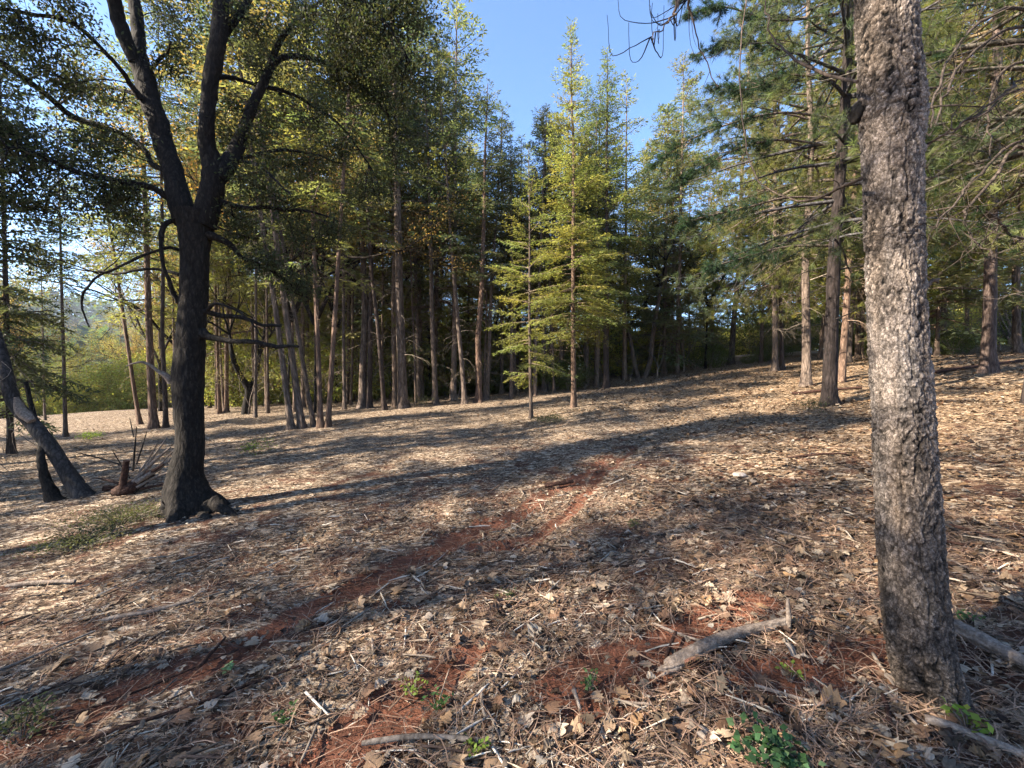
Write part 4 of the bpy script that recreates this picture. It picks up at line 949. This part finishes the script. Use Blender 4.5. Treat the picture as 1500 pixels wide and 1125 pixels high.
def scatter(n, d0, d1, pw=0., keep_bare=.12, spread=R(66), clump=None, clump_pow=1.):
    """n points between two distances, thinned on the bare strips"""
    out = []; got = 0
    while got < n:
        m = n*2; u = rng.random(m); e = 2-pw; r = (d0**e+(d1**e-d0**e)*u)**(1/e); a = rng.uniform(-spread, spread, m)+math.pi/2
        x = r*np.cos(a); y = r*np.sin(a); b = bare(x, y); k = rng.random(m) < (1-b*(1-keep_bare))
        if clump: k &= rng.random(m) < np.clip(2*fbm(x/clump, y/clump, 91, 2)-.1, .12, 1)**clump_pow
        x = x[k]; y = y[k]; out.append(np.stack([x, y], 1)); got += len(x)
    return np.concatenate(out)[:n]

# pieces big enough in the picture to pick out one by one: parts of the ground
def pieces(name, P, tmpl, Ls, wx, cols, mt, tilt):
    meshes = []
    for q, (V, F_) in enumerate(tmpl):
        for c in range(3):
            mb = MB(); mb.add(V, F_, cols[(q*3+c) % len(cols)]); o = mb.build(name, mt, link=False); meshes.append(o)
    for i in range(len(P)):
        s = meshes[rng.integers(len(meshes))]; o = s.copy(); COL.objects.link(o); o.name = name
        x, y = P[i]; L_ = Ls[i]; w = wx[i]; e = .06
        nx_ = -(float(terrain(x+e, y))-float(terrain(x-e, y)))/(2*e); ny_ = -(float(terrain(x, y+e))-float(terrain(x, y-e)))/(2*e)
        qn = Vector((nx_, ny_, 1)).to_track_quat('Z', 'Y').to_matrix()
        o.matrix_basis = Matrix.Translation((x, y, float(terrain(x, y))+rng.uniform(.006, .02))) @ (qn @ Euler((rng.normal(0, tilt), rng.normal(0, tilt), rng.uniform(0, 6.28))).to_matrix()).to_4x4() @ Matrix.Diagonal((L_*w, L_, L_*max(w, .6), 1))
        o.parent = ground
PL = scatter(300, 1.25, 3.6, .6, .5, R(60))
pieces('fallen_leaf', PL, LEAF_HI, rng.uniform(.055, .105, 300), rng.uniform(.8, 1.15, 300), list(TAN*1.02), M_dryleaf, .15)
PC = scatter(280, 1.2, 4.0, .8, .6, R(60))
pieces('wood_splinter', PC, CHIP, rng.uniform(.08, .22, 280), rng.uniform(.35, .8, 280), list(GRY*.95)+list(BRN), M_wood, .14)

def litter(name, label, n_list, tmpl_near, tmpl_far, mt, cat):
    mb = MB()
    return mb
lm = MB()
def leaves(n, d0, d1, pw, L0, L1, tm, clump=.9):
    P = scatter(int(n*1.25), d0, d1, pw, .3, clump=clump); P = P[rng.random(len(P)) < .62+.38*smooth(-1.5, 1.2, P[:, 0])]; n = len(P); f = smooth(-1.5, 2, P[:, 0]-.2*P[:, 1])
    Ls = (L0+(L1-L0)*rng.random(n)**1.6)*(.62+.38*f)
    stamp(lm, tm, P, Ls, rng.uniform(.6, 1.1, n), pal(n, P, TAN*.8, np.vstack([TAN*.8, GRY[[0, 2, 4, 5, 6]]*.9]))*rng.uniform(.6, 1.15, (n, 1)), .17, .03)
leaves(3600, 1.0, 4.8, .4, .03, .09, LEAF_HI, .5)
leaves(2600, 1.0, 5.5, .4, .02, .05, LEAF_LO, .35)
leaves(15000, 4., 12, .6, .035, .085, LEAF_LO)
leaves(13000, 11, 26, .8, .07, .12, LEAF_LO)
tag(lm.build('leaf_litter', M_dryleaf), 'small dry oak leaves strewn over the whole forest floor', 'leaf litter', kind='stuff')
wm = MB()
def chips(n, d0, d1, pw, L0, L1, w0, w1, kb=.2, tm=CHIP, clump=.5):
    P = scatter(n, d0, d1, pw, kb, clump=clump); c = pal(n, P, np.vstack([TAN, BRN]), np.vstack([GRY, BRN[:2]]))
    # the shredded pieces lie roughly along the track direction
    yaw = rng.normal(-.9, 1.0, n)
    stamp(wm, tm, P, rng.uniform(L0, L1, n)*rng.uniform(.4, 1, n), rng.uniform(w0, w1, n), c, .16, .022, yaw)
chips(52000, .9, 5., .7, .012, .055, .4, 1.15, .09)
chips(2000, .9, 5., .5, .08, .24, .12, .30, .10, STICKT)
chips(44000, 4.6, 13, .7, .025, .075, .45, 1.1, tm=CHIP1)
chips(7000, 12, 24, .8, .10, .22, .4, .8, tm=CHIP1)
tag(wm.build('wood_chips', M_wood), 'shredded grey wood chips and splinters strewn over the forest floor', 'wood chips', kind='stuff')
nm_ = MB(); P = np.concatenate([scatter(22000, .9, 5, .5, .45, clump=.7)]); f = smooth(-1.2, 1.5, P[:, 0]-.1*P[:, 1]); P = P[rng.random(len(P)) < .4+.6*f]
stamp(nm_, NEED, P, rng.uniform(.08, .18, len(P)), 1., BRN[rng.integers(0, 4, len(P))]*rng.uniform(.7, 1.6, (len(P), 1)), .12, .03)
tag(nm_.build('pine_needles', M_wood), 'brown fallen pine needles matted over the soil', 'pine needles', kind='stuff')
# loose crumbs and pebbles on the soil strips
cr = MB(); n = 9000; P = scatter(n*3, .9, 6, .7, 1.); b = bare(P[:, 0], P[:, 1]); P = P[(b > .2) | (rng.random(len(b)) < .12)][:n]
ic = np.array([(1, 0, 0), (-.9, .1, 0), (0, 1, .1), (0, -1, 0), (.1, 0, .8), (0, 0, -.6)]); fi = np.array([(0, 2, 4), (2, 1, 4), (1, 3, 4), (3, 0, 4)])
stamp(cr, [(ic, fi)], P, rng.uniform(.0015, .006, len(P)), 1., jitcol((.17, .065, .037), len(P), .5), .0, .002)
tag(cr.build('soil_crumbs', M_wood), 'crumbs of red soil on the bare strips', 'soil', kind='stuff')

# the air: one even box of thin haze round everything
bpy.ops.mesh.primitive_cube_add(size=1, location=(0, 3, 25)); hz = bpy.context.object; hz.name = 'haze'
hz.scale = (1860, 1860, 150); tag(hz, 'thin even haze in the autumn air', kind='stuff')
hm, ht = mat('thin_haze'); ho = N(ht, 'ShaderNodeOutputMaterial'); pv = N(ht, 'ShaderNodeVolumePrincipled'); pv.inputs['Color'].default_value = (.80, .88, 1, 1)
pv.inputs['Density'].default_value = HAZE; pv.inputs['Anisotropy'].default_value = .5; ht.links.new(pv.outputs[0], ho.inputs['Volume']); hz.data.materials.append(hm)
# ------------------------------------------------------------------ leaning dead trunk, its crooked neighbour, the uprooted stump
lp = at(118, 727)
lt = empty('dead_trunk', lp); tag(lt, 'bare dead grey trunk leaning to the left with bark peeled off near its middle', 'dead tree')
def rel(pts, p, n=24): return spline(np.column_stack([[np.array(pt(x, y, p.y+dy)-p) for x, y, w, dy in pts], [w/F*(p.y+dy)/2*.78 for x, y, w, dy in pts]]), n)
M_lean = bark_mat('slate_grey_dead_bark', (.016, .015, .015), (.038, .036, .036), (.085, .078, .075), sx=14, sz=5, bump=.02)
S = rel([(128, 738, 44, 0), (118, 722, 32, 0), (100, 695, 24, 0), (75, 655, 23, 0), (45, 618, 22, 0), (20, 588, 21, 0), (8, 545, 20, 0), (-4, 500, 18, .1), (-30, 430, 16, .2), (-60, 360, 13, .2)], lp, 40)
mb = MB(); tube(mb, S[:, :3], S[:, 3], 16, rough=.06); mb.build('trunk', M_lean, lt, True)
mb = MB(); S = rel([(47, 617, 12, -.07), (36, 606, 17, -.07), (28, 596, 15, -.07), (24, 582, 7, -.07)], lp, 8); tube(mb, S[:, :3], S[:, 3], 10, rough=.16); mb.build('peeled_wood', M_log, lt, True); lt.children[-1].scale = (1, 1, 1)
mb = MB()
for k in range(26):
    x0 = rng.uniform(-30, 30); y0 = rng.uniform(520, 680); b = np.array(pt(x0, y0, lp.y+rng.uniform(-.2, .3))-lp); e = b+np.array([rng.uniform(-.4, .5), rng.normal(0, .2), -rng.uniform(.1, .8)])
    tube(mb, spline(np.array([b, (b+e)/2+rng.normal(0, .08, 3), e]), 6), np.linspace(.006, .0015, 6), 3, cap=False)
mb.build('dead_twig', M_twig, lt)
cp2 = at(84, 733); ct = empty('dead_trunk', cp2); tag(ct, 'short crooked black trunk tucked under the leaning dead trunk', 'dead tree')
S = rel([(92, 742, 30, 0), (78, 728, 24, 0), (66, 700, 15, 0), (60, 670, 13, 0), (62, 640, 11, .2), (50, 610, 9, .4), (38, 560, 7, .5)], cp2); mb = MB(); tube(mb, S[:, :3], S[:, 3], 9, rough=.14); mb.build('trunk', M_oakbark, ct, True)

up = at(188, 722); st = empty('uprooted_stump', up); tag(st, 'uprooted reddish stump with a fan of splintered branches, left of the big oak', 'stump')
M_stump = bark_mat('red_rotten_wood', (.02, .012, .009), (.05, .025, .018), (.11, .065, .05), sx=16, sz=12, bump=.02)
S = rel([(170, 722, 20, 0), (188, 716, 26, 0), (205, 706, 22, .1), (222, 692, 14, .2)], up, 14); mb = MB(); tube(mb, S[:, :3], S[:, 3], 10, rough=.22); mb.build('root_ball', M_stump, st, True)
S = rel([(180, 716, 13, -.05), (182, 700, 11, -.05), (185, 675, 10, -.08)], up, 8); mb = MB(); tube(mb, S[:, :3], S[:, 3], 8, rough=.12); mb.build('stub', M_stump, st, True)
for k, (x, y, x2, y2, w, mt) in enumerate([(150, 716, 190, 708, 10, M_stump), (192, 710, 245, 640, 5, M_log), (195, 706, 250, 655, 7, M_log), (200, 706, 256, 668, 9, M_log), (195, 708, 240, 680, 8, M_stump), (200, 714, 252, 690, 6, M_log), (205, 716, 255, 706, 5, M_stump), (185, 712, 140, 700, 5, M_stump), (210, 700, 254, 660, 4, M_log), (205, 690, 230, 650, 4, M_log), (190, 700, 165, 660, 2.5, M_oakbark), (195, 690, 200, 625, 3, M_oakbark), (200, 680, 215, 632, 2.5, M_oakbark), (186, 684, 110, 662, 3, M_oakbark), (196, 640, 190, 612, 2, M_oakbark)]):
    S = rel([(x, y, w*1.1, 0), ((x+x2)/2, (y+y2)/2+rng.uniform(-3, 3), w, .1), (x2, y2, w*.4, rng.uniform(-.2, .3))], up, 10); mb = MB(); tube(mb, S[:, :3], np.maximum(S[:, 3], .004), 6, rough=.15); mb.build('broken_branch', mt, st, True)

# ------------------------------------------------------------------ logs and sticks
def glog(name, label, cat, a, b, w, mt=None, bend=.03, lift=.5, sides=10, n=16, taper=.8, z2=0, col=None):
    """a log or stick lying on the ground between two pixels of the ground; w in metres"""
    A = at(*a); B = at(*b); P = np.linspace(np.array(A), np.array(B), n); L = np.linalg.norm(P[-1]-P[0])
    s = norm(np.cross(P[-1]-P[0], [0, 0, 1.])); t = np.linspace(0, 1, n)
    P += s*(bend*L*np.sin(t*math.pi)*rng.choice([-1, 1]))[:, None] if np.ndim(s) > 1 else s[None]*(bend*L*np.sin(t*math.pi)*rng.choice([-1, 1]))[:, None]
    P[:, 2] = terrain(P[:, 0], P[:, 1])+w*lift + .01 + z2*t
    r = w/2*np.linspace(1, taper, n)
    sd_ = rng.uniform(0, 50); r[0] *= .8
    def grooves(P_, th):
        q = t[:len(P_), None]*3
        return 1+.42*(vnoise(th[None]*2.6+sd_+0*q, q+0*th[None], 44)-.5)+.34*(vnoise(th[None]*7+sd_+0*q, q*.6+0*th[None], 45)-.5)
    mb = MB(); tube(mb, P-P[0], r, sides*2 if w > .03 else sides, rough=.05, seed=int(a[0]), flare=grooves); o = mb.build(name, mt or M_log, None, True); o.location = P[0]
    tag(o, label, cat); return o
nlog = glog('fallen_log', 'split weathered grey log lying in front, left of the flaky trunk', 'log', (978, 985), (1152, 922), .075, bend=.035, lift=.30, taper=.62, sides=14, n=26)
lp_ = Vector(nlog.location); ax = (Vector(at(1152, 922))-Vector(at(978, 985))).normalized()
for k in range(9):
    mb = MB(); o_ = np.array([rng.normal(0, .012), rng.normal(0, .012), rng.uniform(-.01, .022)]); e_ = o_-np.array(ax)*rng.uniform(.02, .075)+rng.normal(0, .006, 3)
    tube(mb, [o_+np.array(ax)*.08, o_, e_], [.012, .010, .002], 5, rough=.2); mb.build('splinter', M_log, nlog)
A = at(1154, 926); mb = MB(); tube(mb, [(0, 0, -.02), (.004, 0, .05), (.0, .005, .11), (-.002, 0, .15)], [.015, .014, .012, .007], 6, rough=.15)
o = mb.build('upright_stub', M_log, None, True); o.location = (A.x, A.y, A.z+.02); tag(o, 'short upright splinter at the right end of the split grey log', 'stick')
PALEW = bark_mat('pale_bare_wood', (.22, .18, .15), (.45, .38, .31), (.62, .56, .49), sx=14, sz=14, bump=.003, cells=.1)
glog('fallen_log', 'pale log behind the flaky trunk running out of the right edge', 'log', (1392, 930), (1520, 998), .075, M_log, .0, .5, 12)
glog('fallen_log', 'long white fallen log across the slope behind the right hand trunks', 'log', (958, 541), (1288, 515), .42, PALEW, .0, .7, 12, 30, .8)
glog('fallen_log', 'dark log lying behind the big straight pine at the right', 'log', (1370, 548), (1500, 530), .10, M_stump, .01)
glog('fallen_log', 'thin dark log between the flaky trunk and the dark pine', 'log', (1160, 578), (1262, 571), .08, M_stump, .01)
STK = [('pale stick crossing left of the split grey log', (955, 920), (1046, 953), .018), ('short dark stick leaning at the left end of the split grey log', (975, 968), (990, 935), .020),
 ('long pale splintered stick left of the foot of the flaky trunk', (1105, 1010), (1250, 1042), .018), ('grey stick pointing at the foot of the flaky trunk', (1278, 965), (1310, 1010), .02),
 ('grey stick slanting below the foot of the flaky trunk', (1290, 1010), (1362, 1082), .018), ('flat brown splinter standing out at the foot of the flaky trunk', (1292, 1022), (1304, 1062), .022),
 ('thick pale stick at the bottom right corner', (1355, 1058), (1500, 1112), .035), ('curved grey branch lying at the bottom centre', (530, 1102), (700, 1092), .028),
 ('short grey stick pointing up below the bare soil strip', (545, 942), (550, 980), .018), ('flat grey chip standing near the bottom centre', (706, 1020), (712, 1058), .022),
 ('long dark stick beside the red strip at the lower left', (100, 1105), (440, 985), .020), ('second long dark stick above the red strip at the lower left', (70, 1070), (350, 960), .014),
 ('long stick on the left litter below the oak', (0, 985), (140, 930), .018), ('broad weathered stick in the left litter', (150, 915), (285, 888), .030),
 ('dark stick with a pale patch beside the red strip', (290, 990), (330, 945), .026), ('pale shredded wood pile at the left edge', (10, 862), (110, 856), .035),
 ('brown stick lying on the grey litter right of the track', (1155, 672), (1240, 667), .03), ('thin grey stick in the litter right of the track', (1175, 725), (1120, 722), .02), ('brown piece of wood in the middle of the track', (798, 718), (840, 712), .06),
 ('pale stick near the bright patch in front of the flaky trunk', (1135, 783), (1195, 795), .022), ('short pale stick in the lower middle litter', (872, 893), (960, 892), .018), ('white split stick left of the leafy plant', (840, 1015), (850, 1045), .022), ('bluish grey short stick left of the split log', (892, 1032), (955, 1036), .016),
 ('pale upright splinter beside the brown leaf pile at the right', (1380, 800), (1440, 812), .022), ('thin brown stick behind the flaky trunk at right', (1388, 775), (1460, 795), .025), ('dark slim stick crossing the lower left litter', (20, 1040), (250, 930), .012), ('grey stick pointing to the bottom edge left of centre', (440, 1125), (475, 1040), .014)]
for lab, a, b, w in STK: glog('fallen_stick', lab, 'stick', a, b, w, random.choice([M_log, M_log, M_twig]) if 'dark' not in lab and 'brown' not in lab else M_stump, random.uniform(.01, .05), .6, 6, 12, random.uniform(.45, .9))
# pine cone under the log
A = at(1020, 985); mb = MB()
cone = empty('pine_cone', (A.x, A.y, A.z+.035)); tag(cone, 'brown pine cone lying under the split grey log', 'pine cone')
mb = MB(); tube(mb, [(-.05, 0, 0), (-.02, 0, 0), (.03, 0, 0), (.06, 0, 0)], [.012, .024, .022, .006], 8); mb.build('core', M_stump, cone)
mb = MB(); t_ = np.arange(110); ph = t_*2.4; q = t_/110; B = np.stack([-.055+.11*q, .02*np.cos(ph)*np.sin(.3+q*2.6), .02*np.sin(ph)*np.sin(.3+q*2.6)], 1); D = np.stack([.5+0*q, np.cos(ph), np.sin(ph)], 1)
kites(mb, B, D, .022, .016, jitcol((.13, .075, .045), 110), 0, roll=0*q); mb.build('scale', M_wood, cone)
# small pale stone
A = at(1083, 697); v = norm(rng.normal(0, 1, (1, 3))); import bmesh
bm = bmesh.new(); bmesh.ops.create_icosphere(bm, subdivisions=3, radius=.06)
for q in bm.verts: q.co = Vector((q.co.x*1.3, q.co.y, q.co.z*.5))*(1+.25*(float(vnoise(np.array(q.co.x*30+5), np.array(q.co.y*30+q.co.z*20), 5))-.5))
me = bpy.data.meshes.new('stone'); bm.to_mesh(me); bm.free(); me.materials.append(PALEW)
o = bpy.data.objects.new('stone', me); COL.objects.link(o); o.location = (A.x, A.y, A.z+.02); tag(o, 'small whitish stone alone on the litter right of the track', 'stone')

# ------------------------------------------------------------------ small plants
def plant(px, py, r, h, n, L, W, c0, label, cat='plant', name='small_plant', stems=8, mt=None, flat=.6):
    A = at(px, py); e = empty(name, A); tag(e, label, cat); mb = MB(); lf = MB(); C = []
    for k in range(stems):
        a = rng.uniform(0, 6.28); q = np.array([math.cos(a)*r*rng.uniform(.2, 1), math.sin(a)*r*rng.uniform(.2, 1), h*rng.uniform(.5, 1)])
        P = spline(np.array([[q[0]*.2, q[1]*.2, -.02], q*[.6, .6, .6], q]), 6); 
        tube(mb, P, np.linspace(.0035, .0015, 6)*(1+r), 3, cap=False); C += [P[3], P[4], P[5]]
    C = np.array(C); idx = rng.integers(0, len(C), n); B = C[idx]+rng.normal(0, 1, (n, 3))*[r*.22, r*.22, h*.15]
    B[:, 2] = np.maximum(B[:, 2], .008)
    d = norm(rng.normal(0, 1, (n, 3))*[1, 1, .35]+[0, 0, .25])
    kites(lf, B, d, L*rng.uniform(.6, 1.2, n), W*rng.uniform(.7, 1.2, n), jitcol(c0, n, .3), 0, roll=rng.uniform(-.7, .7, n), fold=.1)
    B2 = B + 0
    mb.build('stem', M_twig, e); lf.build('foliage', M_leaf, e); return e
G1 = (.06, .12, .04); G2 = (.16, .22, .04); G3 = (.085, .10, .04)
plant(1112, 1112, .13, .10, 130, .035, .03, (.045, .10, .04), 'leafy green plant at the bottom edge left of the flaky trunk')
plant(1150, 1122, .08, .06, 50, .03, .025, (.12, .2, .09), 'paler green plant beside the leafy one at the bottom edge')
plant(1420, 1068, .07, .07, 26, .035, .03, (.22, .30, .05), 'bright lime green seedling at the foot of the flaky trunk')
plant(1158, 992, .05, .05, 26, .022, .018, G2, 'tiny lime seedling between the split log and the flaky trunk')
plant(640, 1032, .07, .05, 60, .022, .016, G1, 'small green tuft at the bottom, below the bare soil strip')
plant(606, 1012, .07, .05, 60, .02, .014, G2, 'yellowish green tuft left of the small green tuft')
plant(866, 1002, .06, .05, 40, .022, .018, G1, 'small green plant left of the split grey log')
plant(700, 1100, .06, .06, 40, .022, .018, G2, 'olive seedling beside the curved grey branch')
plant(418, 1058, .06, .04, 40, .024, .018, G1, 'small green plant beside the strip of red soil')
plant(340, 985, .04, .03, 16, .03, .026, (.2, .3, .15), 'single pale green sprout on the red strip')
plant(30, 1082, .14, .10, 260, .022, .014, G3, 'dull green low bush in the bottom left corner')
plant(740, 875, .08, .05, 60, .022, .016, G3, 'dull green tuft in the middle of the near litter')
plant(935, 775, .10, .06, 80, .022, .016, G3, 'faint green tuft right of the track in mid distance')
plant(1415, 915, .06, .05, 40, .022, .018, G1, 'small green plant right of the flaky trunk')
plant(1195, 605, .32, .28, 500, .035, .022, G3, 'low grey green bush at the base of the dark pine')
plant(805, 620, .45, .22, 600, .04, .024, G3, 'low green patch right of the young fir stem')
plant(612, 596, .65, .42, 700, .05, .03, (.05, .06, .025), 'dark low bush under the thin trunk at the tree line')
plant(372, 665, .35, .30, 400, .04, .025, G2, 'small ragged bush on the clearing right of the big oak')
plant(132, 645, .45, .28, 500, .05, .03, G2, 'small bright low bush on the sunny ground at the left')
plant(175, 765, .55, .16, 2600, .026, .016, (.085, .09, .035), 'spreading olive brown ground cover left of the big oak', 'ground cover', 'low_shrub', 60)
plant(120, 800, .40, .12, 1500, .026, .016, (.085, .09, .035), 'nearer patch of olive ground cover below the big oak', 'ground cover', 'low_shrub', 40)
